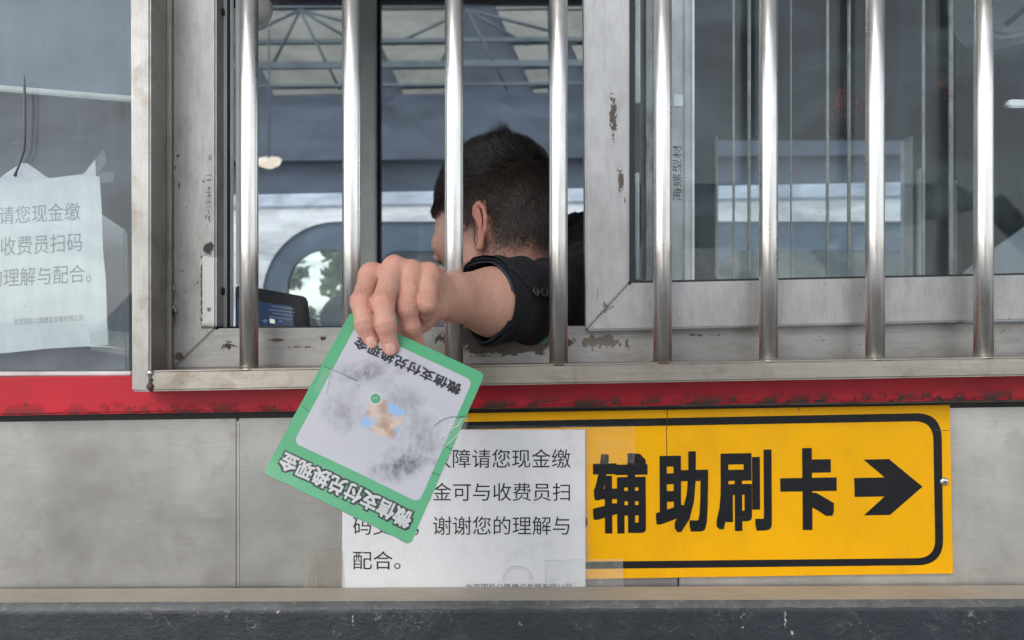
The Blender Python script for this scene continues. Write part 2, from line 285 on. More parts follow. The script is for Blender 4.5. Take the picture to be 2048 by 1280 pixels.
# ------------------------------------------------------------------ lettering
def glyphs(text, off=0.0, rot=0, fat=0.0):
    """outline of the text as 2-D triangles, normalised so that its bounding box is 0..1 by 0..1"""
    c = bpy.data.curves.new('lettering', 'FONT'); c.body = text; c.size = 1; c.offset = off; c.resolution_u = 3
    o = bpy.data.objects.new('lettering', c); col.objects.link(o)
    dg = bpy.context.evaluated_depsgraph_get(); me = bpy.data.meshes.new_from_object(o.evaluated_get(dg), depsgraph=dg)
    v = np.array([t.co[:2] for t in me.vertices]); f = [tuple(q.vertices) for q in me.polygons]
    bpy.data.objects.remove(o); bpy.data.curves.remove(c); bpy.data.meshes.remove(me)
    lo, hi = v.min(0), v.max(0); v = (v-lo)/(hi-lo)
    if rot: v = np.stack([1-v[:, 1], v[:, 0]], 1)
    if fat:                               # bolder strokes: shifted copies of every glyph, later stacked a hair apart
        fx, fy = fat/(hi-lo); vv, ff = [], []
        for k in range(12):
            a = 2*math.pi*(k+.5)/12; q_ = max(abs(math.cos(a)), abs(math.sin(a))); c_ = v*(1-2*np.array((fx, fy)))+np.array((fx*(1+math.cos(a)/q_), fy*(1+math.sin(a)/q_))); ff += [tuple(i+len(v)*k for i in q) for q in f]; vv.append(np.c_[c_, np.full(len(v), k*1.5e-6)])
        return np.concatenate(vv), ff
    v = np.c_[v, np.zeros(len(v))]
    return v, f
def letter_quad(name, text, q, y, mat, parent, off=0.0, th=.0002, rot=0, fat=0.0):
    """text filling the measured quad q = bottom-left, bottom-right, top-right, top-left at depth y"""
    v, f = glyphs(text, off, rot, fat); q = [P(a, b, y) for a, b in q]
    vv = [q[0]*(1-u)*(1-t)+q[1]*u*(1-t)+q[2]*u*t+q[3]*(1-u)*t+Vector((0, -h_, 0)) for u, t, h_ in v]
    return frompy(name, vv, f, mat, parent)
def rect(x0, y0, x1, y1, sl=0.0):         # bottom-left, bottom-right, top-right, top-left; sl = slope of the horizontals
    return [(x0, y1), (x1, y1+(x1-x0)*sl), (x1, y0+(x1-x0)*sl), (x0, y0)]

# ------------------------------------------------------------------ ground and road
GZ = -.02
def sheet(name, x0, x1, y0, y1, z, mat):
    return tag(frompy(name, [(x0, y0, z), (x1, y0, z), (x1, y1, z), (x0, y1, z)], [(0, 1, 2, 3)], mat), kind='structure')
sheet('ground', -400, 400, -400, 400, GZ-.004, M['asphalt'])
sheet('road', -60, 60, -4.4, -.38, GZ, M['asphalt'])
sheet('road_line', -60, 60, -4.2, -4.08, GZ+.004, M['line'])
tag(box('pavement', (-9, -.36, GZ), (9, 1.9, .14), M['concrete'], bev=.02), kind='structure')

# ------------------------------------------------------------------ the booth
booth = thing('toll_booth', (0, .8, .14), 'steel clad toll booth with a red band under its windows', 'toll booth')
XL, XR = -2000, 4200
def band(xs, ys):                          # quad outline between two x and the (top-left, top-right, bottom-right, bottom-left) rows
    return [(xs[0], ys[0]), (xs[1], ys[1]), (xs[1], ys[2]), (xs[0], ys[3])]
def ln(x, x0, y0, x1, y1): return y0+(y1-y0)*(x-x0)/(x1-x0)
pt = lambda x: ln(x, 0, 842, 2048, 812)   # top of the steel sheets
seams = [-900, -250, 475, 1357, 2330, 3300]
for a, b in zip(seams, seams[1:]):
    pn = slab('wall_panel', band((a+1.6, b-1.6), (pt(a), pt(b), 2900, 2900)), 0, .003, M['panel_light'] if a > 1000 else M['panel'], booth, .0012)
slab('wall_backing', band((-900, 3300), (800, 790, 2900, 2900)), .006, .05, M['gasket'], booth)
tag(slab('seam_strip', band((474.4, 477.6), (843, 843, 1200, 1200)), -.0006, .003, M['panel_light'], booth))
slab('sealant_strip', band((-900, 3300), (ln(-900, 0, 828, 2048, 799), ln(3300, 0, 828, 2048, 799), ln(3300, 0, 846, 2048, 817), ln(-900, 0, 846, 2048, 817))), .001, .004, M['blackgap'], booth)
rt = lambda x: ln(x, 0, 755, 2048, 735); rb = lambda x: ln(x, 0, 832, 2048, 799)
red = slab('red_band', band((-900, 3300), (rt(-900), rt(3300), rb(3300), rb(-900))), -.03, .032, M['red'], booth, .003)
slab('band_lip', band((420, 3300), (rb(420)-.5, rb(3300)-1, rb(3300)+7, rb(420)+1)), -.024, .026, M['rustlip'], booth, .002)
# left window: sill strip, glass
slab('window_bead', band((-900, 262), (748, 743, 750.5, 757)), -.012, .02, M['alu_dark'], booth, .001)
slab('beige_trim', [(312, -260), (341, -260), (341, 742), (312, 742)], -.024, .03, M['trim'], booth, .002)
slab('frame_seal', [(340, -260), (345.5, -260), (345.5, 742), (340, 742)], -.006, .01, M['gasket'], booth)
# gasket scraps that bulge out of the joint
for (x_, y_, h_, w_) in ((346, 583, 16, 4), (348, 632, 26, 5), (346.5, 617, 9, 3)):
    tube('seal_scrap', [P(x_-2, y_-h_, -.02), P(x_+w_*.5, y_-h_*.4, -.023), P(x_+w_*.3, y_+h_*.2, -.024), P(x_-2, y_+h_, -.02)], [.0006, .0016, .0014, .0006], M['jamb_frame'], booth, 6)
# walls behind: body of the booth
D_FAR = 1.5
def wallbox(name, lo, hi, m_=None): return box(name, lo, hi, m_ or M['dark_wall'], booth)
xl, xr = P(-900, 0, 0).x, P(3300, 0, 0).x
for x_ in (xl, xr-.05):                   # glazed end walls
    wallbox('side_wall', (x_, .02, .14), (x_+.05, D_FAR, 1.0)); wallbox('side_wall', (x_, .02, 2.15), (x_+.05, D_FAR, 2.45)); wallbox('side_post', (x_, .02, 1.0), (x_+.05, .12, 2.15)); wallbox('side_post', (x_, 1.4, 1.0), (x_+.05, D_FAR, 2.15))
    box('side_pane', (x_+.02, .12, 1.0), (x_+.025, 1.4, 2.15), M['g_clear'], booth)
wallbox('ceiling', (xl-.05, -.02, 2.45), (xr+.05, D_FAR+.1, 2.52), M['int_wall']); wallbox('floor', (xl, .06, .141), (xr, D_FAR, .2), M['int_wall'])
wallbox('lintel', (xl, -.02, P(0, -255, 0).z), (xr, .06, 2.45), M['panel'])
# far wall with two openings
f = lambda px, py: P(px, py, D_FAR)
a0, a1 = f(440, 0).x, f(1240, 0).x; b0, b1 = f(1430, 0).x, f(1822, 0).x; zt, zb = f(0, -22).z, f(0, 700).z; bt, bb = f(0, 270).z, f(0, 585).z
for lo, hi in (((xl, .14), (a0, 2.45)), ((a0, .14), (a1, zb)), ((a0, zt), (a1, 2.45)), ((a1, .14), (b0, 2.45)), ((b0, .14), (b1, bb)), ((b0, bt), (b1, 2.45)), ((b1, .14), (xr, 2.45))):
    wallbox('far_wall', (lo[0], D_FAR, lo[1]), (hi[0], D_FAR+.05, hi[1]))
def window_pane(name, x0, x1, z0, z1, y, m_, par): return box(name, (x0, y, z0), (x1, y+.004, z1), m_, par)
fw = box('far_window', (f(722, 0).x, D_FAR-.03, zb), (f(755, 0).x, D_FAR+.06, zt), M['mullion_white'], booth, .004)
window_pane('pane', a0, f(722, 0).x, zb, zt, D_FAR+.02, M['g_far'], fw); window_pane('pane', f(755, 0).x, a1, zb, zt, D_FAR+.03, M['g_far'], fw)
box('frame_rail', (a0, D_FAR-.005, zt-.028), (a1, D_FAR+.055, zt-.001), M['gasket'], fw)
for x0, x1 in ((713, 722.5), (754.5, 762)): box('gasket', (f(x0, 0).x, D_FAR-.012, zb), (f(x1, 0).x, D_FAR+.018, zt), M['alu' if x0 < 740 else 'gasket'], fw)
fw2 = box('far_window', (b0, D_FAR-.012, bb), (b0+.006, D_FAR+.055, bt), M['alu_dark'], booth)
box('frame_stile', (b1-.006, D_FAR-.012, bb), (b1, D_FAR+.055, bt), M['alu_dark'], fw2)
box('frame_stile', (b1+.012, D_FAR-.02, bb), (b1+.024, D_FAR-.001, bt-.1), M['alu'], fw2); box('frame_rail', (b0, D_FAR-.012, bt-.006), (b1, D_FAR+.05, bt), M['gasket'], fw2)
window_pane('pane', b0, b1, bb, bt, D_FAR+.025, M['g_far'], fw2)
# shelf and lower cupboards inside at the far right, only sensed through the dirty pane
wallbox('rear_panel', (f(1850, 0).x, D_FAR-.05, .9), (f(2050, 0).x, D_FAR-.002, 1.25), M['int_wall'])
for x_ in (1905, 1962, 1990, 2040): box('panel_joint', (f(x_, 0).x, D_FAR-.014, .3), (f(x_+4, 0).x, D_FAR-.001, 1.75), M['alu_dark'], booth)

# pale strips added behind the right-hand pane as the bars' reflections
M['rod'] = paint('dull_beige_metal', (.34, .33, .30), .5, .3, 60)  # tone of the bars' reflections
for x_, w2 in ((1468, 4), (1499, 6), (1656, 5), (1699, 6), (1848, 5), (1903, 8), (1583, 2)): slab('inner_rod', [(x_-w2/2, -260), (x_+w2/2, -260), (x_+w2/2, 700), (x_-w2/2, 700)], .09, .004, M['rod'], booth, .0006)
# ------------------------------------------------------------------ left window (fixed pane)
lw = thing('window', P(-300, 750, .0), 'dusty fixed side window left of the steel grille post', 'window')
slab('glass_pane', [(-900, -260), (322, -260), (322, 746), (-900, 752)], -.004, .005, M['g_left'], lw)
slab('seal', [(-900, 744), (260, 738.5), (260, 743), (-900, 749)], -.0052, .001, M['cord'], lw)

# ------------------------------------------------------------------ main window frame (outer)
wf = thing('window', P(800, 735, 0), 'scuffed grey window frame around the open booth window, with worn sill', 'window frame')
slab('jamb', [(343.5, -260), (432, -260), (432, 657), (345, 738)], -.016, .04, M['jamb_frame'], wf, .002)
st = lambda x: ln(x, 430, 657.5, 1170, 652); sb = lambda x: 742-(x-345)*.0135
slab('sill', [(432.8, 657), (1400, st(1400)), (3300, st(3300)), (3300, sb(3300)), (346.2, 738.3)], -.016, .085, M['sill_frame'], wf, .002)
# jamb return with its sliding tracks
slab('jamb_return', [(418, -260), (432, -260), (432, 653), (418, 653)], -.012, .062, M['track'], wf)
x0 = P(432, 0, -.012).x; zlo, zhi = P(0, 655, 0).z, P(0, -260, 0).z
for y0, y1, pr, mm in ((-.0125, -.0105, .0012, 'gasket'), (.012, .0235, .0016, 'alu'), (.0238, .0395, .0004, 'gasket'), (.040, .050, .0012, 'alu')):
    box('track_rib', (x0-.001, y0, zlo), (x0+pr, y1, zhi), M[mm], wf, .0003)
for zz in (27, 583): 
    p = P(452, zz, .01); tube('drain_plug', [(P(432, 0, -.012).x-.001, .006, p.z), (P(432, 0, -.012).x+.0035, .006, p.z)], .0048, M['gasket'], wf, 8)
box('sill_track', (P(434, 0, 0).x, .03, P(0, 657, 0).z), (P(1180, 0, 0).x, .034, P(0, 652.5, .03).z), M['gasket'], wf)
# fixed mullion behind the sliding sash
mu = slab('mullion', [(1338, -260), (1366, -260), (1366, 600), (1338, 600)], .045, .05, M['alu_dark'], wf, .002)
slab('mullion_face', [(1366.5, -260), (1387, -260), (1387, 600), (1366.5, 600)], .052, .04, M['alu_dark'], wf, .002)
slab('mullion_edge', [(1384, -260), (1389, -260), (1389, 600), (1384, 600)], .046, .003, M['alu'], wf)
slab('track_rib', [(1313, -260), (1320, -260), (1320, 600), (1313, 600)], .05, .05, M['alu'], wf, .001)
slab('track_face', [(1291, -260), (1337.5, -260), (1337.5, 600), (1291, 600)], .062, .03, M['track'], wf, .001)
slab('mullion_clip', [(1348, 189), (1366, 189), (1366, 213), (1348, 213)], .043, .003, M['alu'], wf, .0005)
letter_quad('lettering', '海螺型材', [(1345, 402), (1363, 402), (1363, 290), (1345, 290)], .0447, M['ink'], wf, 0, rot=1)

# ------------------------------------------------------------------ sliding sash on the right
sash = thing('window', P(1214, 655, -.02), 'grey sliding sash of the booth window, slid half open on the right', 'window sash')
gb = lambda x: ln(x, 1265, 565, 2048, 549); sbm = lambda x: ln(x, 1172, 662, 2048, 641)
YS = -.032
slab('stile', [(1166, -260), (1259, -260), (1259, gb(1259)), (1172, 660)], YS, .026, M['sash_frame'], sash, .0018)
slab('bottom_rail', [(1260, gb(1260)+1), (3300, gb(3300)), (3300, sbm(3300)), (1172.5, sbm(1172.5))], YS, .026, M['sash_frame'], sash, .0022)
slab('gasket', [(1258, -260), (1270, -260), (1270, 566), (1258, 566)], YS+.004, .02, M['gasket'], sash)
slab('gasket', [(1266, gb(1266)-3), (3300, gb(3300)-3), (3300, gb(3300)+2), (1266, gb(1266)+2)], YS+.005, .018, M['gasket'], sash)
slab('glass_pane', [(1262, -260), (3300, -260), (3300, gb(3300)), (1262, gb(1262))], -.016, .005, M['g_sash'], sash)
# interlock beside the stile seen edge-on through the glass
slab('interlock', [(1271, -260), (1281, -260), (1281, 205), (1271, 205)], .02, .01, M['alu'], sash, .001)
slab('interlock', [(1271, 345), (1279, 345), (1279, 560), (1271, 560)], .02, .01, M['alu'], sash, .001)
slab('interlock_seal', [(1282, -260), (1292, -260), (1292, 560), (1282, 560)], .024, .01, M['gasket'], sash, .001)
# red paint traces and white specks on the pane: thin raised flakes
def flakes(name, cx, cy, w_, h_, n, s, mat, par, y=-.0163, seed=1):
    r = np.random.default_rng(seed); v = []; f = []
    for i in range(n):
        x0 = cx+r.normal()*w_/2.4; y0 = cy+r.normal()*h_/2.4; k = r.integers(4, 7); a0_ = r.uniform(0, 6); ss = s*r.uniform(.3, 1); e = r.uniform(.25, 1); th_ = r.uniform(0, 3.1)
        b0_ = len(v)
        for j in range(k):
            a_ = a0_+2*math.pi*j/k; q = ss*r.uniform(.5, 1); u, t = math.cos(a_)*q, math.sin(a_)*q*e
            v.append(P(x0+u*math.cos(th_)-t*math.sin(th_), y0+u*math.sin(th_)+t*math.cos(th_), y))
        f.append(tuple(range(b0_, b0_+k)))
    return frompy(name, v, f, mat, par)
M['redflake'] = paint('red_paint_trace', (.30, .05, .05), .7); M['whiteflake'] = paint('white_speck', (.55, .57, .56), .8)
for i, (cx, cy, w_, h_, n, s_) in enumerate(((1678, 208, 36, 52, 110, 2.4), (1722, 225, 16, 60, 34, 2.2), (1885, 165, 22, 20, 26, 2.2), (1935, 160, 26, 30, 30, 2.2), (1898, 190, 10, 20, 12, 2.4), (1595, 347, 14, 8, 10, 2.5))):
    flakes('paint_trace', cx, cy, w_, h_, n, s_, M['redflake'], sash, seed=i+3)
flakes('white_speck', 1640, 424, 34, 12, 26, 2.4, M['whiteflake'], sash, seed=20); flakes('white_speck', 1700, 250, 330, 260, 60, 1.1, M['whiteflake'], sash, seed=21)

# ------------------------------------------------------------------ security grille
gr = thing('security_grille', P(1100, 760, -.06), 'stainless steel security grille with upright bars before the booth window', 'grille')
GY = -.072
gt = lambda x: ln(x, 300, 741, 2048, 713.5); gbt = lambda x: ln(x, 300, 783, 2048, 752)
slab('post', [(259, -300), (300.5, -300), (300.5, 784), (263, 783)], GY, .046, M['post'], gr, .002, 3)
slab('rail', [(301.3, gt(300)), (3300, gt(3300)), (3300, gbt(3300)), (301.3, gbt(300))], GY+.001, .025, M['rail'], gr, .0022, 3)
slab('rail', [(301.3, -262), (3300, -290), (3300, -300), (301.3, -300)], GY+.001, .025, M['rail'], gr, .002)
for px_ in (498, 703, 908, 1117, 1325, 1537, 1750, 1967, 2190, 2420):
    t0, b_ = P(px_, -280, GY+.0135), P(px_, gt(px_)+1, GY+.0135)
    tube('bar', [b_, b_+(t0-b_)*.25, b_+(t0-b_)*.5, t0], .0103, M['bar'], gr, 28)
    mb = [b_+Vector((0, 0, z)) for z in (-.0005, .0012, .003)]
    tube('weld', mb, [.0122, .0116, .0104], M['rustlip'] if px_ in (1117, 1325) else M['rail'], gr, 20)
for (x_, y_, r_) in ((299.5, 746, .0036), (299.5, 773, .0042), (301, 760, .0022)):
    p = P(x_, y_, GY-.0005); tube('weld', [p+Vector((0, .004, 0)), p+Vector((0, -.0006, 0)), p+Vector((0, -.0018, 0))], [r_, r_*.9, r_*.4], M['rustlip'] if y_ != 746 else M['screw'], gr, 10)

# ------------------------------------------------------------------ ledge in front
ledge = thing('bumper_ledge', P(1024, 1200, -.04), 'dark chipped bumper ledge with a dusty top running under the signs', 'ledge')
zl = lambda px: P(0, ln(px, 0, 1178, 2048, 1170.5), -.012).z
x0, x1 = P(-900, 0, -.06).x, P(3300, 0, -.06).x
def zledge(x): return P(0, 1174.2, -.012).z + x*.0036
bm = bmesh.new(); L_ = [Vector((x0, -.0608, zledge(x0))), Vector((x1, -.0608, zledge(x1))), Vector((x1, -.012, zledge(x1))), Vector((x0, -.012, zledge(x0)))]
prism(bm, L_, [p-Vector((0, 0, .012)) for p in L_]); bmobj('ledge_top', bm, M['ledgetop'], ledge)
n = 420; v = []; f_ = []
prof = [(0, 0), (-.0045, -.0022), (-.0068, -.0068), (-.0075, -.0078), (-.0078, -.012), (-.0078, -.9)]
for i in range(n+1):
    x = x0+(x1-x0)*i/n; wv_ = mnoise.noise(Vector((x*38, 0, 0)))*.0012+mnoise.noise(Vector((x*110, 3, 0)))*.0005
    for j, (dy, dz) in enumerate(prof):
        a_ = wv_*(0 if j in (0, 5) else (1.2 if j in (2, 3) else .5)); v.append((x, -.061+dy-.0002, zledge(x)-.0002+dz+a_))
m6 = len(prof)
for i in range(n):
    for j in range(m6-1): f_.append((i*m6+j, (i+1)*m6+j, (i+1)*m6+j+1, i*m6+j+1))
fa = frompy('ledge_face', v, f_, M['ledgeface'], ledge, True); fa.data.materials.append(M['arris'].m)
for p in fa.data.polygons:
    if p.index % (m6-1) < 2: p.material_index = 1
fa.data.set_sharp_from_angle(angle=R(40))
tag(box('ledge_core', (x0, -.055, .15), (x1, -.013, zledge(x0)-.0125), M['concrete'], ledge))

# ------------------------------------------------------------------ yellow sign
sg = thing('sign', P(1330, 1146, -.004), 'yellow direction sign with black lettering and an arrow pointing right', 'sign')
SY = -.006
slab('sign_plate', [(700, 830.5), (1900, 810), (1906.5, 1147), (700, 1165)], SY, .003, M['yellow'], sg, .0003)
def ring(outer, inner, y, mat, name, par, th=.0003):
    o = [P(a, b, y) for a, b in outer]; i_ = [P(a, b, y) for a, b in inner]; n_ = len(o)
    return frompy(name, o+i_, [(k, (k+1) % n_, n_+(k+1) % n_, n_+k) for k in range(n_)], mat, par)
def rrect(c4, r, k=8):                     # rounded outline of a quad given by its corners
    out = []; n_ = 4
    for i in range(4):
        c = np.array(c4[i], float); p = np.array(c4[i-1], float); q = np.array(c4[(i+1) % 4], float)
        a_ = c+(p-c)/np.linalg.norm(p-c)*r; b_ = c+(q-c)/np.linalg.norm(q-c)*r
        for j in range(k+1):
            t = j/k; out.append(tuple((1-t)**2*a_+2*t*(1-t)*c*1.0+t*t*b_) if False else tuple(a_*(1-t)**2+b_*t**2+2*t*(1-t)*c))
    return out
ring(rrect([(715, 848), (1883, 825.5), (1887, 1130), (715, 1143)], 52, 12), rrect([(731, 862), (1866, 842), (1871, 1116), (731, 1128)], 38, 12), SY-.0003, M['vinyl'], 'border', sg)
for ch, q in (('辅', (1186, 907, 1296, 1067)), ('助', (1312, 903, 1417, 1065)), ('刷', (1433, 900, 1544, 1062)), ('卡', (1561, 896, 1674, 1060)), ('人', (1062, 909, 1176, 1060))):
    letter_quad('lettering', ch, [(q[0], q[3]+1), (q[2], q[3]-1), (q[2]-1, q[1]-1), (q[0]-1, q[1]+1)], SY-.0004, M['vinyl'], sg, 0, fat=.030 if ch != '卡' else .042)
ar = [(1265, 360), (1405, 357), (1308, 275), (1425, 272), (1580, 400), (1430, 530), (1310, 532), (1405, 445), (1267, 447)]
slab('arrow', [(1160+a/2.306, 800+b/2.306) for a, b in ar], SY-.0004, .0003, M['vinyl'], sg)
p = P(1888, 963, SY)
tube('screw', [p, p+Vector((0, -.0012, 0)), p+Vector((0, -.0024, 0)), p+Vector((0, -.0028, 0))], [.0052, .005, .0036, .0022], M['screw'], sg, 20)
tube('screw_socket', [p+Vector((0, -.0027, 0)), p+Vector((0, -.0030, 0))], .0014, M['blackgap'], sg, 8)
for pts in (((1335, 819), (1333, 860), (1333.5, 916)), ((1600, 813), (1596, 824)), ((1868, 861), (1898, 861))):
    tube('hairline_crack', [P(a, b, SY-.00045) for a, b in pts], .00035, M['rustlip'], sg, 4)
# ------------------------------------------------------------------ notice in its plastic pocket
nt_ = thing('notice', P(927, 1172, -.0095), 'white printed notice in a clear pocket taped over the left of the yellow sign', 'notice')
slab('paper', [(685, 860), (1170, 859), (1171, 1190), (684, 1192)], -.0095, .0005, M['paper'], nt_)
slab('plastic_pocket', [(676, 850), (1180, 851.5), (1181, 1190), (675, 1192)], -.0103, .0004, M['pocket'], nt_)
LN = [('如遇设备故障请您现金缴', (705.5, 898, 1141, 936)), ('费，无现金可与收费员扫', (705.5, 965.5, 1140, 1003)), ('码支付，谢谢您的理解与', (706, 1032.5, 1139, 1071)), ('配合。', (706, 1102, 801, 1139)), ('北京国投公路建设发展有限公司', (931, 1167, 1143.5, 1182))]
for t_, (a_, b_, c_, d_) in LN:
    letter_quad('lettering', t_, rect(a_, b_, c_, d_), -.0098, M['ink'], nt_, .001 if d_-b_ > 20 else 0)
slab('tape', [(1120, 852), (1268, 851), (1270, 926), (1150, 931)], -.0109, .0002, M['tape'], nt_)
slab('tape', [(612, 1103), (686, 1100), (690, 1185), (608, 1185)], -.0109, .0002, M['old_tape'], nt_)
slab('tape', [(1090, 1120), (1246, 1118), (1247, 1180), (1092, 1182)], -.0109, .0002, M['tape_grey'], nt_)
tube('tape_fold', [P(1262, 849, -.0115), P(1268, 866, -.0125), P(1269, 895, -.013), P(1265, 927, -.0125), P(1266, 930, -.012)], [.0010, .0016, .0013, .0015, .0006], M['pocket'], nt_, 6)
tube('tape_fold', [P(613, 1156, -.0115), P(640, 1146, -.012), P(672, 1129, -.0115)], [.0012, .0009, .0004], M['old_tape'], nt_, 6)
for a_, b_ in (((612, 1104), (613, 1180)), ((628, 1102), (630, 1180)), ((1171, 930), (1172, 1120))): slab('tape_edge', [a_, (a_[0]+3, a_[1]), (b_[0]+3, b_[1]), b_], -.0113, .0002, M['old_tape'], nt_)
# embossed seal and crease marks
cs = [P(1035+30*math.cos(a_), 1162+30*math.sin(a_), -.0108) for a_ in np.linspace(math.pi, 2*math.pi, 24)]
M['crease'] = paint('crease_shadow', (.6, .6, .6), .6); tube('embossed_ring', cs, .0003, M['crease'], nt_, 4)
cs = [P(1035+25*math.cos(a_), 1162+25*math.sin(a_), -.0108) for a_ in np.linspace(math.pi, 2*math.pi, 24)]; tube('embossed_ring', cs, .00016, M['crease'], nt_, 4)
tube('crease', [P(1092, 1168, -.0108), P(1090, 1121, -.0108), P(1168, 1121, -.0108)], .00025, M['crease'], nt_, 4)
# ------------------------------------------------------------------ notice behind the left glass
n2 = thing('notice', P(100, 700, .004), 'faded white printed notice taped inside the dusty left window', 'notice')
pp = [(-320, 385), (-100, 369), (60, 361), (168, 348), (190, 320), (192, 352), (199, 353), (204, 430), (206, 500), (212, 560), (214, 640), (217, 690), (100, 697), (0, 707), (-320, 730)]
slab('paper', pp, .003, .0004, M['oldpaper'], n2)
for t_, (a_, b_, c_, d_) in (('备故障请您现金缴', (-101, 419, 160, 455)), ('可与收费员扫码', (-66, 478, 164, 516)), ('谢谢您的理解与配合。', (-124, 545, 182, 582)), ('北京国投公路建设发展有限公司', (27, 637, 166, 650))):
    sl = -.058; letter_quad('lettering', t_, rect(a_, b_, c_, d_, sl), .0026, M['faded_ink'], n2, 0)
slab('tape', [(160, 352), (208, 298), (213, 322), (192, 352)], .0022, .0002, M['tape_grey'], n2); slab('tape', [(193, 347), (227, 344), (227, 364), (198, 367)], .0022, .0002, M['tape_grey'], n2)
slab('tape', [(178, 658), (258, 664), (258, 712), (182, 700)], .0022, .0002, M['tape_grey'], n2)
tube('tape_fold', [P(178, 693, .002), P(215, 694, .001), P(256, 700, .002)], .0008, M['paper'], n2, 6); tube('tape_fold', [P(188, 693, .002), P(178, 706, .002), P(188, 718, .002)], .0005, M['paper'], n2, 6)
# cord on the outside of the glass
cord = tube('cord', [P(48.5, 150, -.012), P(49, 170, -.013), P(49, 215, -.014), P(49.5, 262, -.013), P(48, 300, -.012), P(40, 326, -.010), P(33, 343, -.009), P(30, 352, -.007)], [.0004, .0014, .0017, .0017, .0016, .0014, .0013, .002], M['cord'], None, 10)
tag(cord, 'short dark rubber cord hanging on the outside of the left window', 'cord')
# ------------------------------------------------------------------ reflections in the left window, built as sheets behind the glass
bl = thing('roller_blind', P(0, 180, .12), 'blue grey roller blind lowered behind the top of the left window', 'blind')  # sheet added behind the glass as reflected sky, strip as the roof edge
bm = bmesh.new(); slab('blind_cloth', [(-800, -350), (400, -350), (400, 202), (-800, 104)], .12, .002, M['blind'], bl)
slab('bottom_bar', [(-800, 104), (400, 202), (400, 214), (-800, 116)], .112, .012, M['blindbar'], bl, .002)
pb = thing('partition_board', P(100, 700, .3), 'grey board with a sloping top leaning behind the notice in the left window', 'board')  # board added behind the glass as the reflected car part
slab('board', [(-400, 560), (-120, 470), (0, 352), (45, 322), (250, 462), (256, 760), (-400, 760)], .09, .012, M['board'], pb, .003)  # stands in for the reflected car part
slab('board_edge', [(250, 462), (262, 470), (268, 760), (256, 760)], .1, .012, M['mesh'], pb, .002)  # 'mesh' is the dark reflection tone
bx = thing('cloth_screen', P(100, 500, .4), 'dark mesh cloth hanging behind the notice inside the left window', 'screen')  # dark sheet added behind the glass as the reflected car
slab('mesh_cloth', [(-700, 120), (420, 120), (420, 1300), (-700, 1300)], .2, .003, M['mesh'], bx)  # 'mesh' is the dark reflection tone
# ------------------------------------------------------------------ things inside the booth
mo = thing('monitor', P(560, 655, .16), 'small black desk monitor seen through the open window above the sill', 'monitor')
slab('monitor_case', [(470, 571), (515, 576), (600, 592), (606, 598), (615, 690), (612, 720), (470, 720)], .14, .03, M['plastic_blk'], mo, .002)
slab('screen', [(475, 596), (583, 613), (592, 690), (475, 690)], .1385, .003, M['screen'], mo)
for i, (a_, b_, c_) in enumerate(((543, 611, 588), (537, 618, 590), (545, 625, 588), (538, 632, 584))):
    slab('screen_text', [(a_, b_), (c_, b_+6), (c_, b_+8), (a_, b_+2)], .138, .0004, M['screen_text'], mo)
slab('screen_icon', [(524, 641), (531, 638), (536, 642), (529, 646)], .138, .0004, M['screen_text'], mo); slab('screen_icon', [(539, 637), (549, 639), (550, 647), (540, 646)], .138, .0004, M['icon'], mo); slab('screen_icon', [(556, 644), (561, 640), (566, 645)], .138, .0004, M['screen_text'], mo)
slab('stand', [(520, 715), (560, 715), (570, 900), (510, 900)], .155, .02, M['plastic_blk'], mo, .002)
dk = thing('desk', P(560, 800, .3), 'grey desk edge inside the booth behind the small black monitor', 'desk')
box('desk_top', (P(455, 0, .1).x, .12, .99), (P(800, 0, .1).x, .55, 1.02), M['slabgrey'], dk, .003)
box('desk_leg', (P(460, 0, .1).x, .14, .2), (P(480, 0, .1).x, .5, .99), M['slabgrey'], dk)
wedge = slab('paper_tray', [(604, 640), (616, 633), (640, 660), (640, 720), (604, 720)], .25, .02, M['slabgrey'], None, .002); tag(wedge, 'grey sloped tray behind the right edge of the small black monitor', 'tray')
ws = slab('window_strip', [(470, -200), (481, -200), (482, 569), (472, 569)], .13, .006, M['plastic_wht'], None, .001); tag(ws, 'narrow white door edge behind the first grille bar', 'door edge')
cm = thing('dome_camera', P(497, 15, .2), 'ivory dome camera up behind the first grille bar', 'camera')
def lathe(name, c, ax, prof, mat, par, n=28):
    ax = Vector(ax).normalized(); s = ax.orthogonal().normalized(); u = ax.cross(s); v = []; f = []
    for r_, h in prof:
        for k in range(n): a_ = 2*math.pi*k/n; v.append(Vector(c)+ax*h+(s*math.cos(a_)+u*math.sin(a_))*r_)
    for i in range(len(prof)-1):
        for k in range(n): f.append((i*n+k, i*n+(k+1) % n, (i+1)*n+(k+1) % n, (i+1)*n+k))
    f.append(tuple(range(n))[::-1]); f.append(tuple((len(prof)-1)*n+k for k in range(n)))
    return frompy(name, v, f, mat, par, True)
c_ = P(495, 10, .2); lathe('camera_body', c_, (0, -1, -.15), [(.028, -.03), (.03, -.005), (.027, .004), (.02, .01), (.012, .013)], M['plastic_wht'], cm); lathe('lens', c_+Vector((-.012, -.014, -.004)), (0, -1, 0), [(.006, 0), (.005, .004)], M['plastic_blk'], cm, 14)
lathe('camera_shade', c_+Vector((.004, .004, 0)), (0, -1, 0), [(.034, -.02), (.036, -.004), (.032, .0)], M['pocket'], cm)
ht = thing('wall_fan', P(2010, 20, .4), 'pale rounded wall unit at the top right behind the sash glass', 'wall unit')  # plain grey rounded block behind the glass
slab('unit_body', [(1935, -200), (2300, -200), (2300, 20), (2090, 60), (2020, 76), (1985, 72), (1955, 45), (1940, 10)], .35, .08, M['slabgrey'], ht, .008)
slab('unit_slot', [(2010, 45), (2060, 5), (2066, 10), (2017, 52)], .346, .004, M['plastic_blk'], ht)
db = thing('sloping_shelf', P(2010, 500, .5), 'pale sloping board at the far right behind the sash glass', 'board')
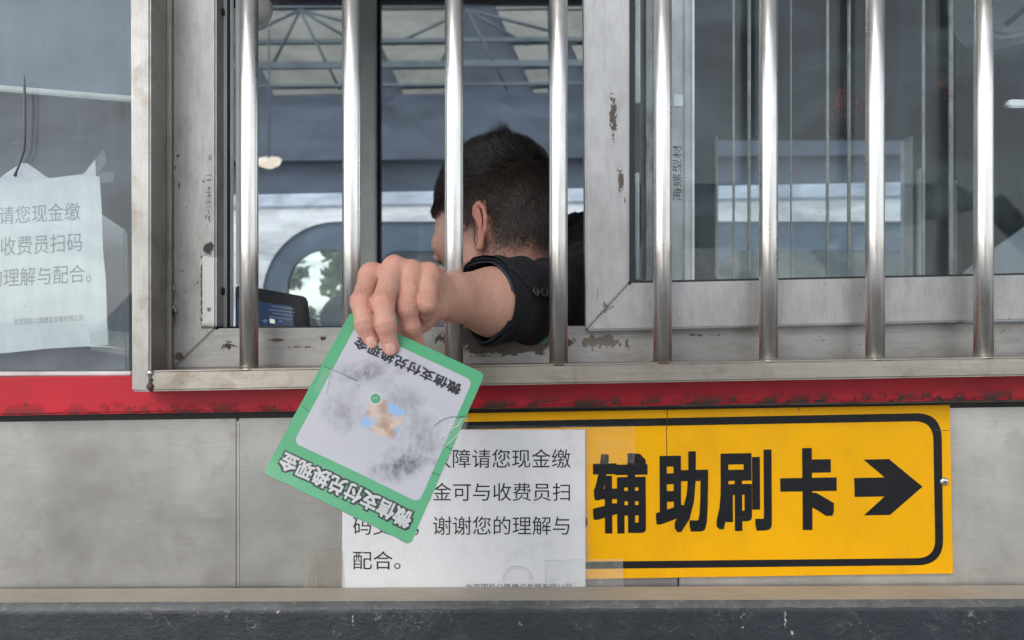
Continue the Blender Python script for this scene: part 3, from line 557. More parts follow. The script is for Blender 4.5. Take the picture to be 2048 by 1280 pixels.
slab('shelf_board', [(1930, 545), (1975, 508), (2070, 440), (2300, 300), (2300, 700), (1930, 700)], .45, .01, M['slabgrey'], db, .002)
hd = slab('door_handle', [(2015, 202), (2022, 198), (2120, 200), (2120, 213), (2024, 215), (2015, 212)], .2, .012, M['screw'], None, .002); tag(hd, 'short steel handle at the right edge behind the sash glass', 'handle')
# ------------------------------------------------------------------ bus in the next lane
BY = 4.6
bus = thing('bus', (2, BY+1.1, 0), 'white bus with a wide blue grey rounded window surround in the next lane', 'bus')
def B(px, py, y=BY): return P(px, py, y)
def topz(px): return ln(px, 500, 389, 1820, 364)
def plate_hole(name, outer, holes, y, th, mat, par):
    """flat plate with holes: filled with triangles, both faces and rims"""
    bm = bmesh.new(); edges = []; loops = []
    for lp in [outer]+holes:
        vs = [bm.verts.new(P(a, b, y)) for a, b in lp]; loops.append(vs)
        for i in range(len(vs)): edges.append(bm.edges.new((vs[i], vs[(i+1) % len(vs)])))
    bmesh.ops.triangle_fill(bm, use_beauty=True, use_dissolve=False, edges=edges)
    r_ = bmesh.ops.extrude_face_region(bm, geom=bm.faces[:]); bmesh.ops.translate(bm, verts=[e for e in r_['geom'] if isinstance(e, bmesh.types.BMVert)], vec=(0, th, 0))
    return bmobj(name, bm, mat, par)
x1b = 3000
def rr(x0, y0, x1, y1, r, k=10):
    o = []
    for cx, cy, s0 in ((x0+r, y0+r, 180), (x1-r, y0+r, 270), (x1-r, y1-r, 0), (x0+r, y1-r, 90)):
        for j in range(k+1): a_ = R(s0+90*j/k); o.append((cx+r*math.cos(a_), cy+r*math.sin(a_)))
    return o
W1 = rr(575, 500, 735, 830, 75); W2 = rr(758, 502, 1400, 760, 40); W3 = rr(1440, 502, 2300, 760, 40)
plate_hole('side_body', [(150, 420), (x1b, 372), (x1b, 1000), (150, 1000)], [rr(524, 443, 2400, 860, 150)], BY, .03, M['bus'], bus)
slab('roof_edge', [(150, topz(150)), (x1b, topz(x1b)), (x1b, 374), (150, 422)], BY-.02, .1, M['bus_blue'], bus, .01)
plate_hole('window_surround', rr(520, 440, 2404, 864, 153), [W1, W2, W3], BY+.02, .05, M['bus_dark'], bus)
for w_ in (W1, W2, W3): slab('side_window', w_, BY+.045, .006, M['g_bus'], bus)
yb = BY+2.2
plate_hole('far_side', [(300, 440), (x1b, 440), (x1b, 900), (300, 900)], [rr(540, 470, 720, 800, 30)], yb, .03, M['bus_in'], bus)
zr = B(0, 400).z; box('roof', (B(150, 0).x, BY+.05, zr-.06), (B(x1b, 0).x, yb, zr), M['bus'], bus); zf = B(0, 1000).z
box('lower_body', (B(150, 0).x, BY, .35), (B(x1b, 0).x, yb, zf), M['bus'], bus, .03)
box('front_end', (B(150, 0).x-.03, BY, .35), (B(150, 0).x, yb, zr), M['bus'], bus)
sx = B(690, 620, BY+.6)
for px_, py_, mm in ((700, 640, 'seat'), (1000, 620, 'bus_in'), (1500, 625, 'bus_in')):
    c_ = P(px_, py_, BY+.7); s_ = .22
    slab('seat_back', rr(px_-60, py_-50, px_+55, py_+260, 45), BY+.7, .14, M[mm], bus, .02)
slab('seat_cover', rr(845, 632, 905, 700, 10), BY+.6, .05, M['redseat'], bus, .01)
for xx in (.2, 4.4):
    for yy in (BY+.02, yb-.25): lathe('wheel', (xx, yy, .45), (0, 1, 0), [(.3, 0), (.46, .02), (.47, .2), (.3, .22)], M['tyre'], bus)
# ------------------------------------------------------------------ station canopy beyond
CY = 19.0
cp = thing('toll_canopy', (0, CY, 0), 'toll plaza canopy with steel roof trusses and a deep blue grey fascia beyond the booth', 'canopy')
slab('fascia', [(-300, 200), (2700, 168), (2700, 300), (-300, 330)], CY, .3, M['fascia'], cp); slab('soffit_beam', [(-300, 331), (2700, 301), (2700, 372), (-300, 395)], CY+.3, .3, M['fascia'], cp)
# cladding sheets behind the truss: separate panels
for xa, xb_ in ((-60, 180), (180, 420), (462, 688), (722, 905), (985, 1095), (1102, 1330), (1500, 1700), (1760, 2100)):
    for ya, yb_ in ((-80, 18), (22, 83), (91, 127), (140, 172), (179, 190)):
        slab('cladding_sheet', [(xa+max(0, ya)*.45, ya), (xb_, ya-2), (xb_+yb_*.02, yb_-2), (xa+yb_*.45, yb_)], CY+1.2, .05, M['clad'], cp)
slab('rear_cladding', [(-400, -90), (2700, -120), (2700, 190), (-400, 215)], CY+1.5, .05, M['fascia'], cp)
for ya, th_ in ((18, 5), (86, 8), (131, 13), (176, 5)): slab('truss_chord', [(-300, ya), (2700, ya-26), (2700, ya+th_-26), (-300, ya+th_)], CY-.3, .08, M['truss'], cp)
for xa in (-140, 250, 600, 935, 1290, 1640, 2000):
    for xb, yb_ in ((xa-150, 90), (xa-55, 130), (xa+80, 180), (xa+120, 90), (xa+165, 62)):
        tube('truss_brace', [P(xa, 20, CY-.4), P(xb, yb_, CY-.2)], .035, M['truss'], cp, 6)
lp_ = thing('ceiling_lamp', P(540, 318, 6), 'oval warm lamp glowing under the far canopy', 'lamp'); M['lampglow'] = glow('warm_lamp', (.62, .52, .42), .9)
lathe('lamp_dome', P(538, 320, 8.5), (0, -.35, 1), [(.03, -.09), (.105, -.06), (.135, 0), (.11, .02)], M['lampglow'], lp_)
tube('lamp_rod', [P(538, 320, 8.5), P(538, 320, 8.5)+Vector((0, 0, 1.4))], .01, M['truss'], lp_, 6)
# our own lane's canopy overhead: unseen, added to block and shape the light
oc = thing('lane_canopy', (0, 0, 5.3), 'pale canopy roof over the booth and its lane', 'canopy')
box('canopy_deck', (-9, -3.6, 5.3), (9, .9, 5.6), M['canopy'], oc); box('canopy_edge', (-9.1, -3.8, 5.1), (9.1, -3.6, 5.9), M['fascia'], oc)
for x_ in (-8, 8): tube('column', [(x_, .6, 0), (x_, .6, 5.3)], .2, M['bus'], oc, 20)
# ------------------------------------------------------------------ trees beyond
def tree(px, py, y, rx, rz, label, nleaf=1500, seed=1):
    r = np.random.default_rng(seed); c = P(px, py, y); t = thing('tree', (c.x, y, 0), label, 'tree', 'trees beyond the canopy')
    tube('trunk', [(c.x, y, 0), (c.x+.1, y, c.z*.5), (c.x, y, c.z)], [.16, .11, .05], M['bark'], t, 8)
    v = []; f = []
    cl = [(c+Vector((r.normal()*rx*.5, r.normal()*rx*.4, r.normal()*rz*.5)), r.uniform(.2, .42)*rx) for _ in range(20)]
    for k in range(nleaf):
        q, rad = cl[r.integers(len(cl))]; d = Vector(r.normal(size=3)).normalized()*rad*r.uniform(.3, 1); p = q+d
        a_ = Vector(r.normal(size=3)).normalized(); b_ = a_.orthogonal().normalized(); s = .11*r.uniform(.6, 1.3); n0 = len(v)
        v += [p+a_*s, p+b_*s*.5, p-a_*s, p-b_*s*.5]; f.append((n0, n0+1, n0+2, n0+3))
    frompy('crown', v, f, M['leaf'], t)
tree(668, 585, 15, .62, 1.0, 'thin leafy tree seen through the rounded bus window', 900, 3)
tree(700, 520, 30, .9, .9, 'small tree farther back beside the bus window', 500, 5)
tree(1180, 560, 60, 7, 4, 'wide tree hidden mostly behind the bus', 1500, 6)
# ------------------------------------------------------------------ the car the picture is taken from
car = thing('car', (.3, -2.2, GZ), 'silver car standing in the lane beside the booth with its window open', 'car')
body = [(-2.3, .35), (-2.3, .75), (-1.5, .98), (2.2, 1.0), (2.25, .7), (2.25, .3)]
bm = bmesh.new(); prism(bm, [Vector((x, -1.30, z)) for x, z in body], [Vector((x, -2.9, z)) for x, z in body]); bmesh.ops.bevel(bm, geom=bm.edges[:], offset=.05, segments=3, affect='EDGES'); bmobj('body', bm, M['carpaint'], car, True)
bm = bmesh.new(); prism(bm, [Vector((x, -1.38, 1.66)) for x in (-.75, 1.3)]+[Vector((x, -1.38, 1.72)) for x in (1.2, -.6)], [Vector((x, -2.8, 1.66)) for x in (-.75, 1.3)]+[Vector((x, -2.8, 1.72)) for x in (1.2, -.6)]); bmobj('roof', bm, M['carpaint'], car)
for a_, b_ in (((-1.4, .99), (-.75, 1.67)), ((.45, 1.0), (.42, 1.67)), ((1.9, 1.0), (1.3, 1.67))):
    for y_ in (-1.34, -2.82): tube('pillar', [(a_[0], y_, a_[1]), (b_[0], y_-.04*(1 if y_ > -2 else -1), b_[1])], .035, M['carin'], car, 8)
box('seat_back', (-.02, -2.1, .6), (.42, -1.9, 1.62), M['carin'], car)  # dark block added for the stripe it reflects in the bars
for x_ in (-1.45, 1.45):
    for y_ in (-1.33, -2.87): lathe('wheel', (x_, y_-.1, .31), (0, 1, 0), [(.2, 0), (.33, .02), (.33, .19), (.2, .2)], M['tyre'], car)
# ------------------------------------------------------------------ the person
V3 = lambda p: np.array(p, dtype=np.float32)
def sdcap(X, a, b, ra, rb):
    a, b = V3(a), V3(b); ab = b-a; t = np.clip(((X-a)@ab)/float(ab@ab), 0, 1)
    return np.linalg.norm(X-a-t[:, None]*ab, axis=1)-(ra+(rb-ra)*t)
def sdell(X, c, axes, r):
    q = (X-V3(c))@np.array(axes, dtype=np.float32).T; r = V3(r); k0 = np.linalg.norm(q/r, axis=1); k1 = np.linalg.norm(q/(r*r), axis=1)+1e-9
    return k0*(k0-1)/k1
def smin(a, b, k):
    h = np.clip(k-np.abs(a-b), 0, None)/k; return np.minimum(a, b)-h*h*k*.25
def smaxf(a, b, k): return -smin(-a, -b, k)
def surface_net(fn, lo, hi, h):
    """smooth mesh of the zero level of fn inside the box lo..hi"""
    lo = np.array(lo); n = np.ceil((np.array(hi)-lo)/h).astype(int)+1
    ax = [lo[i]+np.arange(n[i])*h for i in range(3)]
    V = np.empty(n, np.float32)
    for i0 in range(0, n[0], 24):
        g = np.stack(np.meshgrid(ax[0][i0:i0+24], ax[1], ax[2], indexing='ij'), -1).reshape(-1, 3).astype(np.float32)
        V[i0:i0+24] = fn(g).reshape(-1, n[1], n[2])
    S = V < 0; m = n-1; cnt = np.zeros(m, np.float32); acc = np.zeros((*m, 3), np.float32)
    cr = [(a, b) for a in range(8) for b in range(8) if a < b and bin(a ^ b).count('1') == 1]
    off = [((k >> 2) & 1, (k >> 1) & 1, k & 1) for k in range(8)]
    sub = lambda A, o: A[o[0]:o[0]+m[0], o[1]:o[1]+m[1], o[2]:o[2]+m[2]]
    tot = sum(sub(S, o).astype(np.int8) for o in off); act = (tot > 0) & (tot < 8); idx = np.argwhere(act)
    vals = np.stack([V[idx[:, 0]+o[0], idx[:, 1]+o[1], idx[:, 2]+o[2]] for o in off], 1)
    P_ = np.zeros((len(idx), 3)); C_ = np.zeros(len(idx))
    for a, b in cr:
        va, vb = vals[:, a], vals[:, b]; k = (va < 0) != (vb < 0); t = np.where(k, va/np.where(k, va-vb, 1), 0)
        p = np.array(off[a])+(np.array(off[b])-np.array(off[a]))*t[:, None]; P_ += p*k[:, None]; C_ += k
    P_ = (P_/C_[:, None]+idx)*h+lo
    ID = -np.ones(m, int); ID[act] = np.arange(len(idx)); F = []
    for axis in range(3):
        A = S; s0 = [slice(None)]*3; s1 = [slice(None)]*3; s0[axis] = slice(0, n[axis]-1); s1[axis] = slice(1, None)
        d = A[tuple(s0)] != A[tuple(s1)]; e = np.argwhere(d); o1, o2 = [(1, 2), (2, 0), (0, 1)][axis]
        e = e[(e[:, o1] > 0) & (e[:, o2] > 0) & (e[:, o1] < m[o1]) & (e[:, o2] < m[o2])]
        fl = A[tuple(s0)][tuple(e.T)]
        def g(d1, d2):
            q = e.copy(); q[:, o1] -= d1; q[:, o2] -= d2; return ID[tuple(q.T)]
        q = np.stack([g(0, 0), g(1, 0), g(1, 1), g(0, 1)], 1); q[fl] = q[fl][:, ::-1]; F.append(q[:, ::-1])
    F = np.concatenate(F); F = F[(F >= 0).all(1)]
    return P_, F
def relax(v, f, it=2, lam=.5):
    for _ in range(it):
        a = np.zeros_like(v); c = np.zeros(len(v))
        for i in range(4):
            for j in ((i+1) % 4, (i-1) % 4): np.add.at(a, f[:, i], v[f[:, j]]); np.add.at(c, f[:, i], 1)
        v = v+(a/np.maximum(c, 1)[:, None]-v)*lam
    return v
def quads(name, v, f, mat, parent=None):
    me = bpy.data.meshes.new(name); me.vertices.add(len(v)); me.vertices.foreach_set('co', v.astype(np.float32).ravel())
    me.loops.add(f.size); me.loops.foreach_set('vertex_index', f.astype(np.int32).ravel()); me.polygons.add(len(f))
    me.polygons.foreach_set('loop_start', np.arange(len(f), dtype=np.int32)*f.shape[1]); me.update(calc_edges=True); me.validate()
    return link(name, me, mat, parent, True)
def vcol(me, name, c):
    a = me.attributes.new(name, 'FLOAT_COLOR', 'POINT'); a.data.foreach_set('color', np.concatenate([c, np.ones((len(c), 1))], 1).astype(np.float32).ravel())
J = lambda px, py, y: np.array(P(px, py, y))
# --- joints of the left hand: index, middle, ring, little finger
FIN = {
 'index':  [J(741, 553, -.184), J(724, 604, -.219), J(731, 650, -.229), J(743, 683, -.2285)],
 'middle': [J(786, 541, -.192), J(766, 604, -.227), J(772, 652, -.236), J(781, 695, -.2335)],
 'ring':   [J(820, 548, -.190), J(813, 617, -.214), J(822, 656, -.209), J(836, 700, -.196)],
 'little': [J(855, 553, -.182), J(853, 608, -.207), J(850, 626, -.198), J(842, 640, -.180)]}
RAD = {'index': (.0108, .0105, .0094, .0079), 'middle': (.0108, .0104, .0092, .0077), 'ring': (.0107, .0102, .0089, .0072), 'little': (.0105, .0101, .0085, .0068)}
THUMB = [J(872, 600, -.150), J(842, 640, -.170), J(812, 668, -.192), J(795, 700, -.207)]; TR = (.015, .0120, .0105, .0088)
WR = J(905, 592, -.118); WRU, WRD = J(905, 578, -.118), J(905, 609, -.118)
F0, F1, F2 = J(900, 594, -.118), J(982, 604, -.052), J(1080, 600, .02)
def creases(d, X, fin, rad):
    for k, n_, s in ((1, (-.0018, .0, .0018), 1), (2, (-.0008, .0009), .8)):
        a, b = fin[k-1], fin[k+1]; t = (b-a)/np.linalg.norm(b-a)
        view = V3((0, -1, .25)); nrm = view-t*(view@t); nrm /= np.linalg.norm(nrm); sd_ = np.cross(t, nrm)
        for o in n_:
            c = fin[k]+nrm*rad[k]*1.02+t*o; w_ = rad[k]*.55*s
            d = smaxf(d, -sdcap(X, c-sd_*w_-nrm*.0014, c+sd_*w_-nrm*.0014, .0006, .0006), .0012)
    return d
def hand(X):
    palm = None
    for nm, (u, r_) in {'index': (.50, .0125), 'middle': (.62, .0125), 'ring': (.62, .012), 'little': (.5, .0125)}.items():
        k = FIN[nm][0]; st_ = WRU*(1-u*.3)+WRD*(u*.3); base = WRU+(WRD-WRU)*{'index': .1, 'middle': .3, 'ring': .55, 'little': .85}[nm]
        d = sdcap(X, base, k+V3((0, .004, -.0035)), .0137, r_); palm = d if palm is None else smin(palm, d, .012)
    palm = smin(palm, sdcap(X, WRD+V3((0, 0, .002)), J(872, 612, -.158), .014, .0145), .012)      # heel of the hand
    palm = smin(palm, sdcap(X, J(800, 575, -.176), J(850, 585, -.168), .011, .012), .012)
    arm = smin(sdcap(X, WRU, J(985, 588, -.050), .0158, .029), sdcap(X, WRD, J(985, 622, -.050), .0148, .0285), .016)
    arm = smin(arm, sdcap(X, J(985, 604, -.05), F2, .032, .038), .02)
    out = smin(palm, arm, .016)
    th = None
    for i in range(3): q = sdcap(X, THUMB[i], THUMB[i+1], TR[i], TR[i+1]); th = q if th is None else smin(th, q, .004)
    out = smin(out, th, .008)
    fs = None
    for nm in FIN:
        p, r_ = FIN[nm], RAD[nm]; d = None
        for i in range(3):
            q = sdcap(X, p[i], p[i+1], r_[i], r_[i+1]*.985); d = q if d is None else smin(d, q, .0035)
            if i < 2: d = smin(d, np.linalg.norm(X-V3(p[i+1]+(0, -.0010, .0008)), axis=1)-r_[i+1]*.88, .005)
        pad = p[3]+V3((0, .0015, .001)); d = smin(d, np.linalg.norm(X-pad, axis=1)-r_[3]*.98, .003)
        fs = d if fs is None else smin(fs, d, .0010)
    out = smin(out, fs, .006)
    for nm, up, r_ in (('index', .0035, .0092), ('middle', .0058, .0088), ('ring', .0040, .0085), ('little', .0038, .0090)):
        out = smin(out, np.linalg.norm(X-V3(FIN[nm][0]+(.0012, -.0015, up)), axis=1)-r_, .008)
    for nm, q_ in (('index', .9), ('middle', 1), ('ring', 1), ('little', .8)):    # tendons fanning out from the wrist
        k = V3(FIN[nm][0]+(.002, -.002, .0075)); out = smin(out, sdcap(X, k, k*.35+WRU*.65+V3((.0, -.010, .012)), .0034, .0022), .006)
    return out
hv, hf = surface_net(hand, (J(690, 0, -.26)[0]-.012, -.262, P(0, 735, -.2).z), (J(1075, 0, 0)[0], .04, P(0, 508, -.15).z+.01), .00105)
hv = relax(hv, hf, 2, .4)
# --- head: f towards the face, l towards the left ear, u up
PH = R(31); HC = J(992, 408, .27)
F_ = np.array((-math.cos(PH), math.sin(PH), -.13)); F_ /= np.linalg.norm(F_); L_h = np.cross((0, 0, 1), F_); L_h /= np.linalg.norm(L_h); U_ = np.cross(F_, L_h)
roll = R(6); L2 = L_h*math.cos(roll)+U_*math.sin(roll); U_ = U_*math.cos(roll)-L_h*math.sin(roll); L_h = L2
AX = np.array((F_, L_h, U_)); H = lambda f_, l_, u_: HC+F_*f_+L_h*l_+U_*u_
def headf(X):
    q = ((X-HC)@AX.T).astype(np.float32); I = np.eye(3)
    d = sdell(q, (-.004, 0, .002), I, (.094, .076, .088))
    d = smin(d, sdell(q, (-.036, 0, -.022), I, (.060, .066, .062)), .03)
    d = smin(d, sdell(q, (.040, 0, -.045), I, (.052, .058, .078)), .03)
    d = smin(d, sdell(q, (.030, 0, -.105), I, (.046, .050, .036)), .025)
    d = smin(d, sdcap(q, (.078, 0, -.128), (.066, 0, -.122), .016, .02), .02)        # chin
    d = smin(d, sdcap(q, (.020, .052, -.092), (.060, .030, -.118), .012, .012), .02); d = smin(d, sdcap(q, (.020, -.052, -.092), (.060, -.030, -.118), .012, .012), .02)
    d = smin(d, sdcap(q, (.088, 0, -.022), (.106, 0, -.060), .006, .010), .012); d = smin(d, sdell(q, (.100, 0, -.066), I, (.012, .017, .009)), .006)
    for s in (1, -1):
        d = smin(d, sdcap(q, (.084, s*.014, -.004), (.074, s*.046, -.006), .008, .006), .012)
        d = smaxf(d, -sdell(q, (.094, s*.031, -.028), I, (.012, .016, .010)), .010); d = smin(d, sdell(q, (.076, s*.031, -.028), I, (.013, .013, .011)), .004)
        d = smin(d, sdell(q, (.068, s*.042, -.058), I, (.018, .018, .018)), .02)
    d = smin(d, sdell(q, (.088, 0, -.092), I, (.010, .024, .005)), .005); d = smin(d, sdell(q, (.086, 0, -.102), I, (.010, .020, .006)), .005)
    nb = (HC+np.array((.045, -.005, -.215))-HC)@AX.T
    d = smin(d, sdcap(q, (-.022, 0, -.055), tuple(nb), .052, .060), .03)
    d = smin(d, sdcap(q, (-.015, .03, -.08), tuple(nb*.9), .02, .03), .03)
    # ears: rim, plate and lobe
    for s in (1, -1):
        o = np.array((-.006, s*.0715, -.052)); bx_ = np.array((-.93, s*.42, 0))*1.22; bz_ = np.array((.10, 0, .995))
        e = lambda a_, b_: tuple(o+bx_*a_+bz_*b_)
        rim = [e(.0, .012), e(.007, .027), e(.017, .031), e(.0245, .022), e(.026, .006), e(.021, -.010), e(.013, -.021), e(.007, -.031), e(.001, -.030)]
        r_ = None
        for a_, b_ in zip(rim, rim[1:]): t = sdcap(q, a_, b_, .0034, .0034); r_ = t if r_ is None else smin(r_, t, .002)
        nrm = np.cross(bx_, bz_)*s
        qq = np.stack([(q-o)@bx_, (q-o)@bz_, (q-o)@nrm], 1); pl = np.maximum(np.sqrt(((qq[:, 0]-.008)/.019)**2+((qq[:, 1]-.002)/.030)**2)*.018-.018, np.abs(qq[:, 2])-.0019)
        r_ = smin(r_, pl, .003); r_ = smin(r_, sdell(q, e(.007, -.029), np.eye(3), (.0055, .0055, .0065)), .005)
        r_ = smin(r_, sdcap(q, e(.006, .014), e(.014, -.004), .0022, .0024), .003)
        d = smin(d, r_, .0035)
    return d
kv, kf = surface_net(headf, HC-(.14, .15, .225), HC+(.15, .14, .11), .0023)
kv = relax(kv, kf, 1, .4)
# bare upper body under the jacket, simple and continuous
TC = J(1225, 800, .38); SH = J(1190, 560, .29); EL = J(1150, 600, .12)
def torsof(X):
    d = sdell(X, TC, np.eye(3), (.17, .11, .30)); d = smin(d, sdcap(X, SH, SH+V3((.20, .16, -.05)), .055, .055), .05)
    d = smin(d, sdcap(X, SH, EL, .045, .04), .03); d = smin(d, sdcap(X, EL, F1, .038, .034), .02)
    d = smin(d, sdcap(X, HC+V3((.03, 0, -.14)), HC+V3((.10, 0, -.25)), .055, .06), .04)
    d = smin(d, sdcap(X, SH+V3((.20, .16, -.05)), SH+V3((.22, .18, -.30)), .045, .038), .03); return smin(d, sdcap(X, SH+V3((.22, .18, -.30)), SH+V3((.06, .34, -.36)), .036, .026), .02)
tv, tf = surface_net(torsof, (F1[0]-.02, -.09, 1.0), (.62, .72, 1.50), .009)
allv = np.concatenate([hv, kv, tv]); allf = np.concatenate([hf, kf+len(hv), tf+len(hv)+len(kv)])
# colours of the skin: redder knuckles and fingertips, stubbled hair area on the head
base = np.array((.58, .33, .25)); cv = np.tile(base, (len(allv), 1))
def blend(mask, c): global cv; cv = cv*(1-mask[:, None])+np.array(c)*mask[:, None]
gs = lambda X, c, r_: np.exp(-((X-c)**2).sum(1)/(r_*r_))
for nm in FIN:
    blend(.45*gs(allv, FIN[nm][0]+(0, -.004, .006), .011), (.62, .27, .19)); blend(.5*gs(allv, FIN[nm][1], .013), (.56, .23, .17)); blend(.35*gs(allv, FIN[nm][2], .011), (.56, .24, .18)); blend(.6*gs(allv, FIN[nm][3], .013), (.60, .23, .18))
for nm in FIN:                             # folds of skin over the finger joints, their shade painted as darker lines
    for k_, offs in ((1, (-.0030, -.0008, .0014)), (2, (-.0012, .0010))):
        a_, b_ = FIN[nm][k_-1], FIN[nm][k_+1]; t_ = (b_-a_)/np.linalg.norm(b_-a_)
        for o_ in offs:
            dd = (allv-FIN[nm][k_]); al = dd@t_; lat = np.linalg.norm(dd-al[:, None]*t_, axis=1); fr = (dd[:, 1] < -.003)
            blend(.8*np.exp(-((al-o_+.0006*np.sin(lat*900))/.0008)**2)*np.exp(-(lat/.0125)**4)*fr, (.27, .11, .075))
blend(.3*gs(allv, WR, .03), (.56, .33, .22)); blend(.22*gs(allv, J(985, 560, -.07), .03), (.52, .35, .19))
hq = (allv-HC)@AX.T
def sst(x, a, b): t = np.clip((x-a)/(b-a), 0, 1); return t*t*(3-2*t)
def hairmask(q):
    f_, l_, u_ = q[:, 0], np.abs(q[:, 1]), q[:, 2]
    back = sst(u_+.003*np.sin(q[:, 1]*150)+.003*np.sin(q[:, 1]*340+1), -.100, -.062)*sst(-f_, -.004, .012)                         # nape
    behind_ear = 1-np.exp(-(((f_+.022)/.013)**2+((u_+.058)/.036)**2))*sst(l_, .035, .05)
    top = sst(u_, -.022, -.008)*sst(-f_, -.096+np.clip(-.004-u_, 0, .06)*.9, -.086+np.clip(-.004-u_, 0, .06)*.9)
    side = sst(u_, -.058, -.035)*(f_ < .018)*(f_ > -.012)*(l_ > .05)           # sideburn
    return np.clip(np.maximum(np.maximum(back*behind_ear, top), side*.8), 0, 1)*(np.linalg.norm(q, axis=1) < .16)
nose_ = lambda q: (np.linalg.norm(q-np.array((.1, 0, -.06)), axis=1) < .03)
headsel = np.zeros(len(allv), bool); headsel[len(hv):len(hv)+len(kv)] = True
earpt = np.minimum(np.linalg.norm((hq-np.array((-.018, .085, -.05)))*np.array((1, 1.2, .62)), axis=1), np.linalg.norm((hq-np.array((-.018, -.085, -.05)))*np.array((1, 1.2, .62)), axis=1)); earm = (earpt < .0235)&(np.abs(hq[:, 1]) > .0765)
hm = hairmask(hq)*headsel*(~earm)
blend(hm*(.56+.20*np.sin(hq[:, 0]*420+3*np.sin(hq[:, 2]*300))*np.sin(hq[:, 2]*380+2*np.sin(hq[:, 1]*260))*(hq[:, 2] < .02)+.25*sst(hq[:, 2], -.03, .02)), (.020, .016, .015)); blend(.7*earm*headsel, (.66, .17, .13)); blend(.75*headsel*np.exp(-(((hq-np.array((.000, .079, -.046)))/np.array((.008, .010, .013)))**2).sum(1)), (.16, .05, .04)); blend(.25*headsel*(1-hm), (.50, .29, .22))  # scalp tone, redder ear, shade painted into the ear hollow
M_skin = Mat('skin', rough=.48); M_skin.set('sss', .18); M_skin.b.inputs['Subsurface Radius'].default_value = (.9, .35, .2); M_skin.b.inputs['Subsurface Scale'].default_value = .004
n_ = M_skin.noise(90, 4, .6); a_ = M_skin.N.new('ShaderNodeAttribute'); a_.attribute_name = 'tone'
n2_ = M_skin.noise(260, 3, .6)
c_ = M_skin.mix(M_skin.math('MULTIPLY', M_skin.step(n_, .38, .64), .38), a_.outputs['Color'], (.56, .22, .165)); c_ = M_skin.mix(M_skin.math('MULTIPLY', M_skin.step(n2_, .5, .7), .16), c_, (.26, .13, .09))
M_skin.set('color', c_); M_skin.set('normal', M_skin.bump(M_skin.math('ADD', M_skin.vor(700), M_skin.math('MULTIPLY', M_skin.noise(240, 5, .7), 2.0)), .0007, .7))
per = thing('person', (TC[0], TC[1], .2), 'person in a black jacket with short dark hair reaching out between the bars', 'person')
body_ = quads('body', allv, allf, M_skin.m, per); vcol(body_.data, 'tone', cv[:len(body_.data.vertices)])
# fingernails
M['nail'] = paint('fingernail', (.62, .355, .30), .28, .08, 200, bmp=0)
def nail(fin, r_, ln_, wd, tilt):
    a, b = FIN[fin][2], FIN[fin][3]; t = (b-a)/np.linalg.norm(b-a); view = np.array((0, -1, -.02)); nr = view-t*(view@t); nr /= np.linalg.norm(nr); s_ = np.cross(t, nr)
    nr2 = nr*math.cos(tilt)+s_*math.sin(tilt); s_ = np.cross(t, nr2); v = []; nu, nv = 10, 10
    for i in range(nu+1):
        for j in range(nv+1):
            u, w_ = -1+2*i/nu, -1+2*j/nv
            uu, ww = u*math.sqrt(1-w_*w_*.38), w_*math.sqrt(1-u*u*.38)   # disc-like outline
            an = uu*wd/r_; v.append(b+t*(ww*ln_+.0004)+nr2*(math.cos(an)*r_*1.0-max(0, ww)**2*.0012+.00035-(.0007 if abs(u) == 1 or abs(w_) == 1 else 0))+s_*math.sin(an)*r_)
    f = [(i*(nv+1)+j, (i+1)*(nv+1)+j, (i+1)*(nv+1)+j+1, i*(nv+1)+j+1) for i in range(nu) for j in range(nv)]
    return frompy('fingernail', v, f, M['nail'], per, True)
nail('index', RAD['index'][3], .0064, .0056, R(-6)); nail('middle', RAD['middle'][3], .0064, .0058, R(-3))
# ------------------------------------------------------------------ hair: many short strands rooted on the scalp
me = body_.data; me.calc_loop_triangles() if False else None
hk = hairmask((kv-HC)@AX.T)
kq = (kv-HC)@AX.T; nv_ = np.zeros_like(kv)
e1 = kv[kf[:, 1]]-kv[kf[:, 0]]; e2 = kv[kf[:, 3]]-kv[kf[:, 0]]; fnrm = np.cross(e1, e2)
cent = kv[kf].mean(1)
sgn = np.sign((fnrm*(cent-HC)).sum(1)).sum(); fnrm *= (1 if sgn > 0 else -1)
area = np.linalg.norm(fnrm, axis=1); fnrm /= area[:, None]+1e-12
w_ = area*hk[kf].mean(1)**1.3; cq = (cent-HC)@AX.T
ep = np.linalg.norm((cq-np.array((-.018, .085, -.05)))*np.array((1, 1.2, .62)), axis=1); w_[(ep < .0235) & (np.abs(cq[:, 1]) > .0765)] = 0
w_[cq[:, 2] < -.11] = 0; w_ /= w_.sum()
NS = 85000; pick = rng.choice(len(w_), NS, p=w_)
u1, u2 = rng.random(NS)[:, None], rng.random(NS)[:, None]; q4 = kv[kf[pick]]
root = (q4[:, 0]*(1-u1)+q4[:, 1]*u1)*(1-u2)+(q4[:, 3]*(1-u1)+q4[:, 2]*u1)*u2; nn = fnrm[pick]; rq = (root-HC)@AX.T
up_ = sst(rq[:, 2], -.015, .085)                                            # 1 on top, 0 at the sides
dn = -U_*.8-F_*.35                                                         # sides lie down and back
swirl = np.stack([np.sin(rq[:, 0]*70+rq[:, 2]*55), np.cos(rq[:, 1]*60+rq[:, 2]*50), np.sin(rq[:, 2]*80+rq[:, 0]*40)], 1)*.45
dirn = dn[None, :]*(1-up_)[:, None]+(F_*.75+U_*.25)[None, :]*up_[:, None]+swirl+rng.normal(size=(NS, 3))*.22
dirn -= nn*(dirn*nn).sum(1)[:, None]; dirn /= np.linalg.norm(dirn, axis=1)[:, None]+1e-9
lift = .30+.45*up_+rng.random(NS)*.25
d0 = dirn*(1-lift*.5)[:, None]+nn*lift[:, None]; d0 /= np.linalg.norm(d0, axis=1)[:, None]
